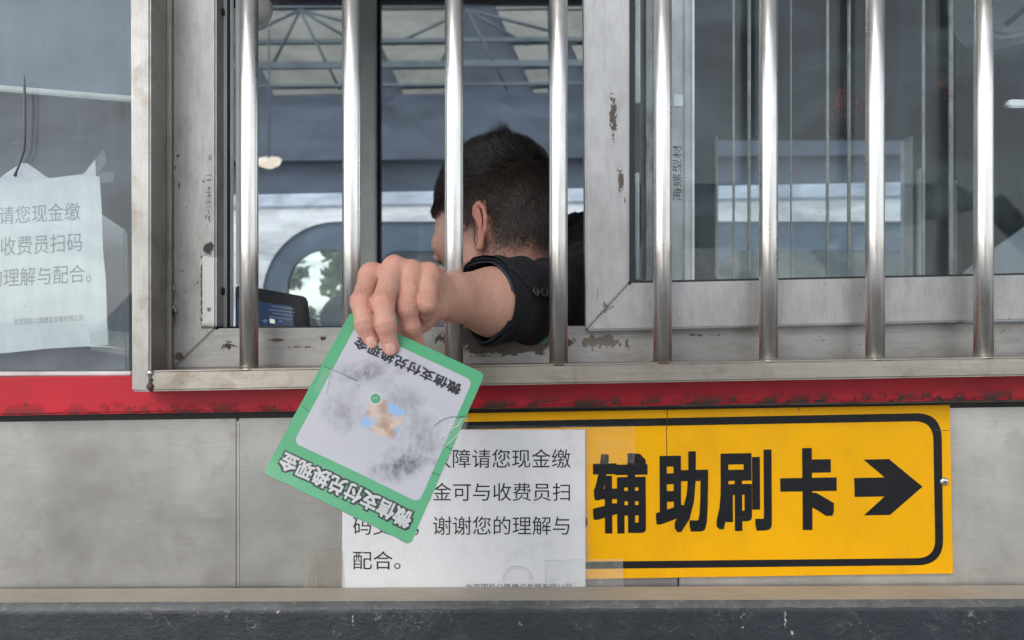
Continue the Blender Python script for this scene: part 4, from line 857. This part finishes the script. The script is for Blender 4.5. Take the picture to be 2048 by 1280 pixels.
LEN = (.007+.013*up_)*(.6+.7*rng.random(NS)); LEN *= .35+.65*sst(rq[:, 2], -.095, -.02)
tuft = np.exp(-(((rq-np.array((-.028, .012, .086)))/np.array((.010, .010, .03)))**2).sum(1))
LEN *= 1+tuft*.9; d0 += (U_*1.4-F_*.5)[None, :]*tuft[:, None]*1.1; d0 /= np.linalg.norm(d0, axis=1)[:, None]
mid = root+d0*(LEN*.5)[:, None]; bend = d0*.6+dirn*.55-nn*.08*(1-tuft[:, None]); bend /= np.linalg.norm(bend, axis=1)[:, None]; tip = mid+bend*(LEN*.5)[:, None]
vw = root-np.array((0, CAM_Y, CAM_Z)); side = np.cross(d0, nn+rng.normal(size=(NS, 3))*.5); side /= np.linalg.norm(side, axis=1)[:, None]+1e-9
wd = (.00019+.00014*rng.random(NS))[:, None]
hvv = np.stack([root-side*wd, root+side*wd, mid+side*wd*.85, mid-side*wd*.85, tip+side*wd*.25, tip-side*wd*.25], 1).reshape(-1, 3)
b6 = (np.arange(NS)*6)[:, None]; hff = np.concatenate([b6+np.array([[0, 1, 2, 3]]), b6+np.array([[3, 2, 4, 5]])])
mh = Mat('short_dark_hair', rough=.42); ta = mh.N.new('ShaderNodeAttribute'); ta.attribute_name = 'tone'; mh.set('color', ta.outputs['Color']); mh.b.inputs['Specular IOR Level'].default_value = .5
hr = quads('hair', hvv, hff, mh.m, per)
tone = np.array((.012, .010, .010))*(.6+.9*rng.random((NS, 1)))+np.array((.036, .026, .020))*(1-up_)[:, None]*(.3+rng.random((NS, 1)))
tone6 = np.repeat(tone, 6, 0)
if len(hr.data.vertices) == len(tone6): vcol(hr.data, 'tone', tone6)
# ------------------------------------------------------------------ jacket
mj = Mat('black_jacket_cloth', rough=.8); wv = mj.noise(1400, 2, .5); mj.set('color', mj.mix(mj.step(mj.noise(10, 4), .3, .7), (.0055, .0055, .007), (.011, .011, .014)))
mj.set('spec', .2); mj.b.inputs['Sheen Weight'].default_value = .04; mj.set('normal', mj.bump(mj.math('ADD', wv, mj.math('MULTIPLY', mj.noise(45, 4, .6), 2.5)), .0009, .6)); M['jacket'] = mj
def jackf(X):
    wr_ = .003*np.sin(X[:, 0]*60+X[:, 2]*90)+.003*np.sin(X[:, 2]*120-X[:, 0]*45+X[:, 1]*50)
    d = sdell(X, TC, np.eye(3), (.195, .135, .33)); d = smin(d, sdcap(X, SH+V3((.02, 0, .012)), SH+V3((.20, .16, -.06)), .062, .055), .05)
    d = smin(d, sdcap(X, J(1075, 520, .30), SH+V3((.05, .02, .02)), .020, .055), .04)
    d = smin(d, sdcap(X, SH, EL, .062, .055), .04); d = smin(d, sdcap(X, J(1092, 512, .25), J(1165, 484, .29), .016, .032), .02)
    d = smin(d, sdcap(X, SH+V3((.20, .16, -.06)), SH+V3((.22, .18, -.30)), .055, .05), .04); d = smin(d, sdcap(X, SH+V3((.22, .18, -.30)), SH+V3((.08, .32, -.36)), .045, .036), .03)
    return d+wr_
jv, jf_ = surface_net(jackf, (-.05, .02, 1.02), (.66, .72, 1.52), .0065)
jk = quads('jacket', relax(jv, jf_, 1, .4), jf_, M['jacket'], per)
# collar round the neck
NK = HC+np.array((.040, -.004, -.172)); ca = np.linspace(0, 2*math.pi, 40, endpoint=False); v = []
nax = np.array((.22, 0, .975)); sx_ = np.cross((0, 1, 0), nax); sy_ = np.array((0, 1.0, 0))
for h_, r_ in ((-.030, .082), (-.008, .072), (.012, .067), (.014, .070), (-.006, .077), (-.034, .088)):
    for a_ in ca: v.append(NK+nax*(h_+.004*math.sin(3*a_))+(sx_*math.cos(a_)+sy_*math.sin(a_))*r_)
f = [(i*40+k, i*40+(k+1) % 40, (i+1)*40+(k+1) % 40, (i+1)*40+k) for i in range(5) for k in range(40)]
frompy('collar', v, f, M['jacket'], per, True)
# sleeve: a lofted tube whose cuff opens towards the hand
CL = [J(978, 602, -.050), J(1004, 603, -.036), J(1050, 604, -.010), J(1100, 600, .020), J(1150, 596, .065), J(1190, 585, .13)]
RS = [.0472, .0474, .0470, .0480, .054, .060]; AXD = (CL[2]-CL[0])/np.linalg.norm(CL[2]-CL[0])
E1 = np.cross(AXD, (0, 0, 1)); E1 /= np.linalg.norm(E1); E2 = np.cross(E1, AXD)       # E1 sideways, E2 up
if E1[1] > 0: E1 = -E1                                                                 # E1 towards the camera
def clerp(t):
    t = t*(len(CL)-1); i = min(int(t), len(CL)-2); u = t-i; return CL[i]*(1-u)+CL[i+1]*u, RS[i]*(1-u)+RS[i+1]*u
def sleeve_pt(t, th, off=0.0):
    th = th % (2*math.pi)              # th = 0 faces the camera side, 90 degrees is up
    c, r_ = clerp(t); up = math.sin(th)
    skew = (.007*max(0, -math.sin(th))**4+.010*math.exp(-((th-2.2)/.4)**2)-.002*math.cos(th))*(1-min(1, t*4))
    wr_ = .0030*math.sin(th*3+t*14)*min(1, t*3)+.0022*math.sin(t*30-th*2.3+1)*min(1, t*4)+.0026*math.sin(t*55+th*2.0)*sst(np.array(t), .3, .8)+.0008*math.sin(th*5)+.0016*max(0, math.sin(th-1.9))**4
    flare = .005*math.exp(-((th-2.2)/.5)**2)*max(0, 1-t*5)+.006*math.exp(-((th-4.75)/.35)**2)*max(0, 1-t*4)-.0035*math.exp(-((th-4.1)/.4)**2)*max(0, 1-t*4)
    rr_ = r_+wr_+off+flare
    k = 1-.10*abs(math.cos(th))
    return c-AXD*skew+(E1*math.cos(th)*k+E2*up)*rr_
v = []; nt_s, nth = 70, 72
for s_, of in ((0, 0.0), (1, -.0022)):
    for i in range(nt_s+1):
        for k in range(nth): v.append(sleeve_pt((i/nt_s)**1.3, 2*math.pi*k/nth, of))
f = []; Nn = (nt_s+1)*nth
for i in range(nt_s):
    for k in range(nth):
        a_, b_, c_, d_ = i*nth+k, i*nth+(k+1) % nth, (i+1)*nth+(k+1) % nth, (i+1)*nth+k; f.append((a_, b_, c_, d_)); f.append((Nn+d_, Nn+c_, Nn+b_, Nn+a_))
for k in range(nth): f.append((k, Nn+k, Nn+(k+1) % nth, (k+1) % nth))
frompy('sleeve', v, f, M['jacket'], per, True)
# inner lining edge, a little longer than the cuff
M['lining'] = paint('navy_lining', (.010, .012, .022), .6, .2, 60); v = []
for j, (ext, of) in enumerate(((.004, -.0042), (-.012, -.0035), (-.012, -.006), (.004, -.0056))):
    for k in range(nth):
        th = 2*math.pi*k/nth; v.append(sleeve_pt(0, th, of-.0006*math.sin(th*4))-AXD*ext)
f = [(j*nth+k, j*nth+(k+1) % nth, ((j+1) % 4)*nth+(k+1) % nth, ((j+1) % 4)*nth+k) for j in range(4) for k in range(nth)]
frompy('sleeve_lining', v, f, M['lining'], per, True)
# overlapping cuff flap with its curved edge, and the stitched seam along it
v = []; nf = 36
def flap_edge(s): return .62-.62*s**1.5 if s < .8 else .62-.62*s**1.5
for i in range(nf+1):
    s = i/nf; t = s*.50; th0 = 0.80-.80*math.sin(s*math.pi/2)**1.0; th1 = 2.05-.25*s
    for k in range(15):
        u = k/14; th = th0+(th1-th0)*u; v.append(sleeve_pt(t, th, .0026*(1 if u < .93 else max(0, (1-u)/.07))-(.0023 if k == 0 else 0)))
f = [(i*15+k, i*15+k+1, (i+1)*15+k+1, (i+1)*15+k) for i in range(nf) for k in range(14)]
frompy('cuff_flap', v, f, M['jacket'], per, True)
M['thread'] = paint('grey_thread', (.09, .09, .10), .7); e_ = []
for i in range(nf+1):
    s = i/nf; t = s*.50; e_.append(sleeve_pt(t, 0.80-.80*math.sin(s*math.pi/2)+.02, .0028))
tube('cuff_piping', e_, .00045, M['jacket'], per, 6); tube('cuff_stitch', [Vector(p)+Vector((0, 0, .0)) for p in [sleeve_pt(i/nf*.5, 0.80-.80*math.sin(i/nf*math.pi/2)+.075, .0028) for i in range(nf+1)]], .00015, M['thread'], per, 4)
# two buttons
M['button'] = paint('black_button', (.015, .015, .016), .25)
for px_, py_ in ((1071, 583), (1089, 584)):
    best = min(((t, th) for t in np.linspace(.2, .7, 60) for th in np.linspace(-.2, 1.2, 60)), key=lambda q: (lambda p: (1024+p[0]*FPX/(p[1]-CAM_Y)-px_)**2+(640-(p[2]-CAM_Z)*FPX/(p[1]-CAM_Y)-py_)**2)(sleeve_pt(*q, .003)))
    c = Vector(sleeve_pt(*best, .0026)); a1 = Vector(sleeve_pt(best[0]+.02, best[1], .0026))-c; a2 = Vector(sleeve_pt(best[0], best[1]+.05, .0026))-c; nr = a1.cross(a2).normalized()
    if nr.y > 0: nr = -nr
    b = lathe('button', c, nr, [(.0052, 0), (.0054, .0012), (.0050, .0020), (.0040, .0019), (.0036, .0012), (.0010, .0012)], M['button'], per, 24)
    s_ = nr.orthogonal().normalized(); u_ = nr.cross(s_)
    for q in ((1, 1), (-1, 1), (1, -1), (-1, -1)):
        cc = c+nr*.0012+s_*q[0]*.0009+u_*q[1]*.0009; tube('button_hole', [cc, cc+nr*.0002], .00045, M['blackgap'], b, 6)
    tube('button_rim', [c+nr*.0019+(s_*math.cos(t)+u_*math.sin(t))*.0047 for t in np.linspace(0, 6.283, 25)], .00028, M['thread'], b, 5)
# ------------------------------------------------------------------ the card in the hand
ray = lambda px, py: np.array(((px-1024)/FPX, 1.0, (640-py)/FPX))
cA, cB, cC, cD = (701, 624), (969, 748), (821, 1089), (526, 946)
dA = .8305; Mx = np.stack([-ray(*cB), ray(*cC), -ray(*cD)], 1); dB, dC, dD = np.linalg.solve(Mx, -ray(*cA)*dA)
W = lambda r_, d: np.array((0, CAM_Y, CAM_Z))+r_*d
pA, pB, pC, pD = (W(ray(*c), d) for c, d in ((cA, dA), (cB, dB), (cC, dC), (cD, dD)))
ex, ey = pA-pB, pC-pB; cw, chh = np.linalg.norm(ex), np.linalg.norm(ey); exn, eyn = ex/cw, ey/chh; nz = np.cross(exn, eyn); nz /= np.linalg.norm(nz)
print('card size', cw, chh, 'depths', dA, dB, dC, dD, 'normal', nz, exn@eyn)
O_ = np.array((0, CAM_Y, CAM_Z))
def cuv(px, py):
    r_ = ray(px, py); t = ((pB-O_)@nz)/(r_@nz); p = O_+r_*t-pB; A = np.array(((exn@exn, exn@eyn), (exn@eyn, eyn@eyn))); return np.linalg.solve(A, np.array((p@exn, p@eyn)))
def bendz(u, v_): return .0016*math.sin(u/cw*math.pi)*(.5+v_/chh)-.0010*((v_/chh)**3)*(u/cw)
def CP(u, v_, h=0): return pB+exn*u+eyn*v_+nz*(h+bendz(u, v_))
card = thing('payment_card', pB+(ex+ey)/2, 'green edged payment card with upside-down white lettering, held out of the window by the hand', 'card')
def cardgrid(name, u0, v0, u1, v1, h, mat, n_=14, parent=card):
    v = [CP(u0+(u1-u0)*i/n_, v0+(v1-v0)*j/n_, h) for i in range(n_+1) for j in range(n_+1)]; return frompy(name, v, [(i*(n_+1)+j, (i+1)*(n_+1)+j, (i+1)*(n_+1)+j+1, i*(n_+1)+j+1) for i in range(n_) for j in range(n_)], mat, parent, True)
m = paint('green_card_print', (.068, .33, .155), .42, .05, 20, bmp=0)
wr_ = m.step(m.noise(60, 5, .75, m.scaled((1, 1, .35), (0, R(-30), 0))), .66, .76); m.set('color', m.mix(m.math('MULTIPLY', wr_, .3), m.c, (.6, .68, .62))); m.set('normal', m.bump(m.noise(24, 4, .6, dist=1.), .0015, .4)); m.b.inputs['Coat Weight'].default_value = .35; M['cardgreen'] = m
M['cardedge'] = paint('worn_card_edge', (.45, .42, .32), .8, .3, 200)
# board: a thin solid with slightly soft corners and a dirty edge
n_ = 20; ol = []
cr_ = .004
for (u, v_, su, sv_) in ((cr_, cr_, -1, -1), (cw-cr_, cr_, 1, -1), (cw-cr_, chh-cr_, 1, 1), (cr_, chh-cr_, -1, 1)):
    st_ = {(-1, -1): 180, (1, -1): 270, (1, 1): 0, (-1, 1): 90}[(su, sv_)]
    for j in range(5): a_ = R(st_+90*j/4); ol.append((u+cr_*math.cos(a_), v_+cr_*math.sin(a_)))
dense = []
for i in range(len(ol)):
    a_, b_ = np.array(ol[i]), np.array(ol[(i+1) % len(ol)]); k = max(1, int(np.linalg.norm(b_-a_)/.01))
    for j in range(k):
        q = a_+(b_-a_)*j/k; q = q+rng.normal(size=2)*.00018; dense.append(tuple(q))
fr_ = [CP(u, v_, 0) for u, v_ in dense]; bk = [CP(u, v_, -.0016) for u, v_ in dense]; nD = len(dense)
cen = len(dense)*2
bf = frompy('card_board', fr_+bk+[CP(cw/2, chh/2, -.0016)], [(k, (k+1) % nD, nD+(k+1) % nD, nD+k) for k in range(nD)]+[(nD+(k+1) % nD, cen, nD+k) for k in range(nD)][:], M['cardedge'], card)
# front sheet follows the same bend
import itertools
def fillsheet(name, outline, h, mat, parent=card, step_=.006):
    bm = bmesh.new(); vs = [bm.verts.new((a, b, 0)) for a, b in outline]; bm.faces.new(vs); lo = np.min(outline, 0); hi = np.max(outline, 0)
    for ax_ in (0, 1):
        for c in np.arange(lo[ax_]+step_, hi[ax_], step_*1.5):
            bmesh.ops.bisect_plane(bm, geom=bm.verts[:]+bm.edges[:]+bm.faces[:], plane_co=(c if ax_ == 0 else 0, c if ax_ == 1 else 0, 0), plane_no=(1-ax_, ax_, 0))
    for v_ in bm.verts: v_.co = Vector(CP(v_.co.x, v_.co.y, h))
    me = bpy.data.meshes.new(name); bm.to_mesh(me); bm.free(); o = link(name, me, mat, parent, True); return o
fillsheet('green_sheet', dense, .0001, M['cardgreen'])
def rr2(u0, v0, u1, v1, r_, k=8):
    o = []
    for cx, cy, s0 in ((u0+r_, v0+r_, 180), (u1-r_, v0+r_, 270), (u1-r_, v1-r_, 0), (u0+r_, v1-r_, 90)):
        for j in range(k+1): a_ = R(s0+90*j/k); o.append((cx+r_*math.cos(a_), cy+r_*math.sin(a_)))
    return o
c1, c2, c3 = cuv(950, 764), cuv(832, 1005), cuv(588, 884); wu0 = (c1[0]+c2[0])/2; wu1 = c3[0]; wv0 = c1[1]; wv1 = (c2[1]+c3[1])/2
m = paint('card_white_print', (.43, .43, .48), .4, .03, 20, bmp=0); m.b.inputs['Coat Weight'].default_value = .3
pc = [W(ray(*q), .8) for q in ()]
def pmask(px, py, w_, h_, **k):
    p_ = CP(*cuv(px, py)); s_ = (p_[1]-CAM_Y)/FPX; return m.patch(p_[0], p_[2], w_*s_/2, h_*s_/2, **k)
scr = m.scaled((6, 1, 1), (0, R(35), 0)); sm = None
for (px_, py_, w2, h2, a_) in ((745, 745, 130, 90, .42), (690, 815, 110, 110, .34), (845, 880, 120, 150, .34), (800, 930, 120, 90, .42), (815, 805, 120, 80, .3), (700, 745, 90, 70, .22), (790, 940, 170, 60, .25), (840, 730, 110, 60, .16)):
    q = m.math('MULTIPLY', pmask(px_, py_, w2, h2, ns=45, wob=.9, thr=.45, soft=.35), a_*1.6); sm = q if sm is None else m.math('ADD', sm, q, True)
grit = m.step(m.noise(120, 5, .75, m.scaled((1.8, 1, .8), (0, R(25), 0))), .36, .62, .25, 1.0)
cc_ = m.mix(m.math('MULTIPLY', sm, grit), m.c, (.10, .10, .11))
gw = m.math('MULTIPLY', m.step(m.noise(80, 5, .7), .6, .7), pmask(830, 1000, 120, 60, ns=50, wob=1., thr=.6)); cc_ = m.mix(gw, cc_, (.25, .5, .33)); m.set('color', cc_)
m.set('normal', m.bump(m.noise(26, 4, .6, dist=1.), .0012, .35)); M['cardwhite'] = m
fillsheet('white_sheet', rr2(wu0, wv0, wu1, wv1, .006), .0003, M['cardwhite'])
def cardtext(name, t_, u0, v0, u1, v1, h, mat, off):
    g, f_ = glyphs(t_, 0, 0, off); return frompy(name, [CP(u0+(u1-u0)*a_, v0+(v1-v0)*b_, h+c_*4) for a_, b_, c_ in g], f_, mat, card)
# text reads along +u (right to left in the picture) with its top towards the bottom of the picture
g0, g1 = cuv(824, 1042), cuv(556, 926); lo_ = min(g0[0], g1[0]); hi_ = max(g0[0], g1[0]); vc = (cuv(805, 1035)[1]+cuv(578, 927)[1])/2
M['cardink'] = paint('card_black_print', (.02, .02, .025), .4, bmp=0); M['cardpaint'] = paint('card_white_letter', (.5, .51, .52), .4, bmp=0)
hh_ = .0082
cardtext('letter_outline', '微信支付兑换现金', lo_-.001, vc-hh_-.001, hi_+.001, vc+hh_+.001, .00035, M['cardink'], .11)
cardtext('lettering', '微信支付兑换现金', lo_+.0006, vc-hh_+.0004, hi_-.0006, vc+hh_-.0004, .0006, M['cardpaint'], .03)
g0, g1 = cuv(921, 782), cuv(713, 677); v_t = (cuv(903, 776)[1]+cuv(722, 687)[1])/2
cardtext('lettering', '微信支付兑换现金', g0[0], v_t-.0058, g1[0], v_t+.0058, .0006, M['cardink'], .03)
# small portrait-like picture patch and the round green badge
pu, pv = cuv(767, 837); m = Mat('small_blurred_picture', rough=.4); n1 = m.noise(85, 3, .5); m.set('color', m.mix(m.step(m.noise(40, 2), .45, .6), m.mix(m.step(n1, .4, .6), (.36, .24, .17), (.52, .42, .36)), (.25, .40, .60)))
fillsheet('picture_patch', rr2(pu-.0165, pv-.0155, pu+.0165, pv+.0155, .0035), .0006, m)
bu, bv = cuv(751, 799); fillsheet('badge_edge', rr2(bu-.0062, bv-.0058, bu+.0062, bv+.0058, .0056), .0007, M['cardpaint']); fillsheet('badge', rr2(bu-.0047, bv-.0045, bu+.0047, bv+.0045, .0044), .0009, M['cardgreen'])
tick = [(-.0020, .0004), (-.0005, -.0014), (.0022, .0012)]; tube('badge_tick', [CP(bu+a_, bv+b_, .0011) for a_, b_ in tick], .0004, M['cardpaint'], card, 5)
# clear tape across the card, its fold glints painted as white lines
def cline(name, pts, r_, mat): tube(name, [CP(*cuv(a_, b_), .0009) for a_, b_ in pts], r_, mat, card, 5)
def cpoly(name, pts, h, mat): frompy(name, [CP(*cuv(a_, b_), h) for a_, b_ in pts], [tuple(range(len(pts)))], mat, card)
M['cardtape'] = film('card_tape', .07, (.8, .82, .8), .08, 120); M['cardtape'].m.name = 'card_tape'
cpoly('tape', [(648, 735), (665, 738), (912, 835), (940, 834), (918, 893), (880, 890), (640, 790), (627, 782)], .0011, M['cardtape'])
M['glint'] = paint('tape_fold_white', (.7, .74, .7), .2); M['creasedark'] = paint('dark_crease', (.05, .09, .06), .6)
for pts, r_, mm in (((( 648, 733), (664, 740), (694, 753), (716, 764)), .0002, 'creasedark'), (((912, 836), (925, 833), (942, 835)), .0002, 'creasedark'), (((868, 853), (885, 840), (905, 834), (925, 836)), .00022, 'creasedark'),
                    (((664, 740), (656, 765), (652, 790)), .00035, 'glint'), (((903, 858), (915, 853), (925, 838)), .0004, 'glint'), (((880, 880), (895, 868), (900, 855), (915, 846)), .0003, 'glint'), (((888, 896), (905, 880), (917, 868)), .0003, 'glint'), (((862, 945), (880, 951)), .00015, 'creasedark'), (((605, 813), (617, 823)), .00018, 'creasedark'), (((885, 890), (912, 905)), .00018, 'creasedark')):
    cline('tape_fold', pts, r_, M[mm])  # painted fold glints and dark creases
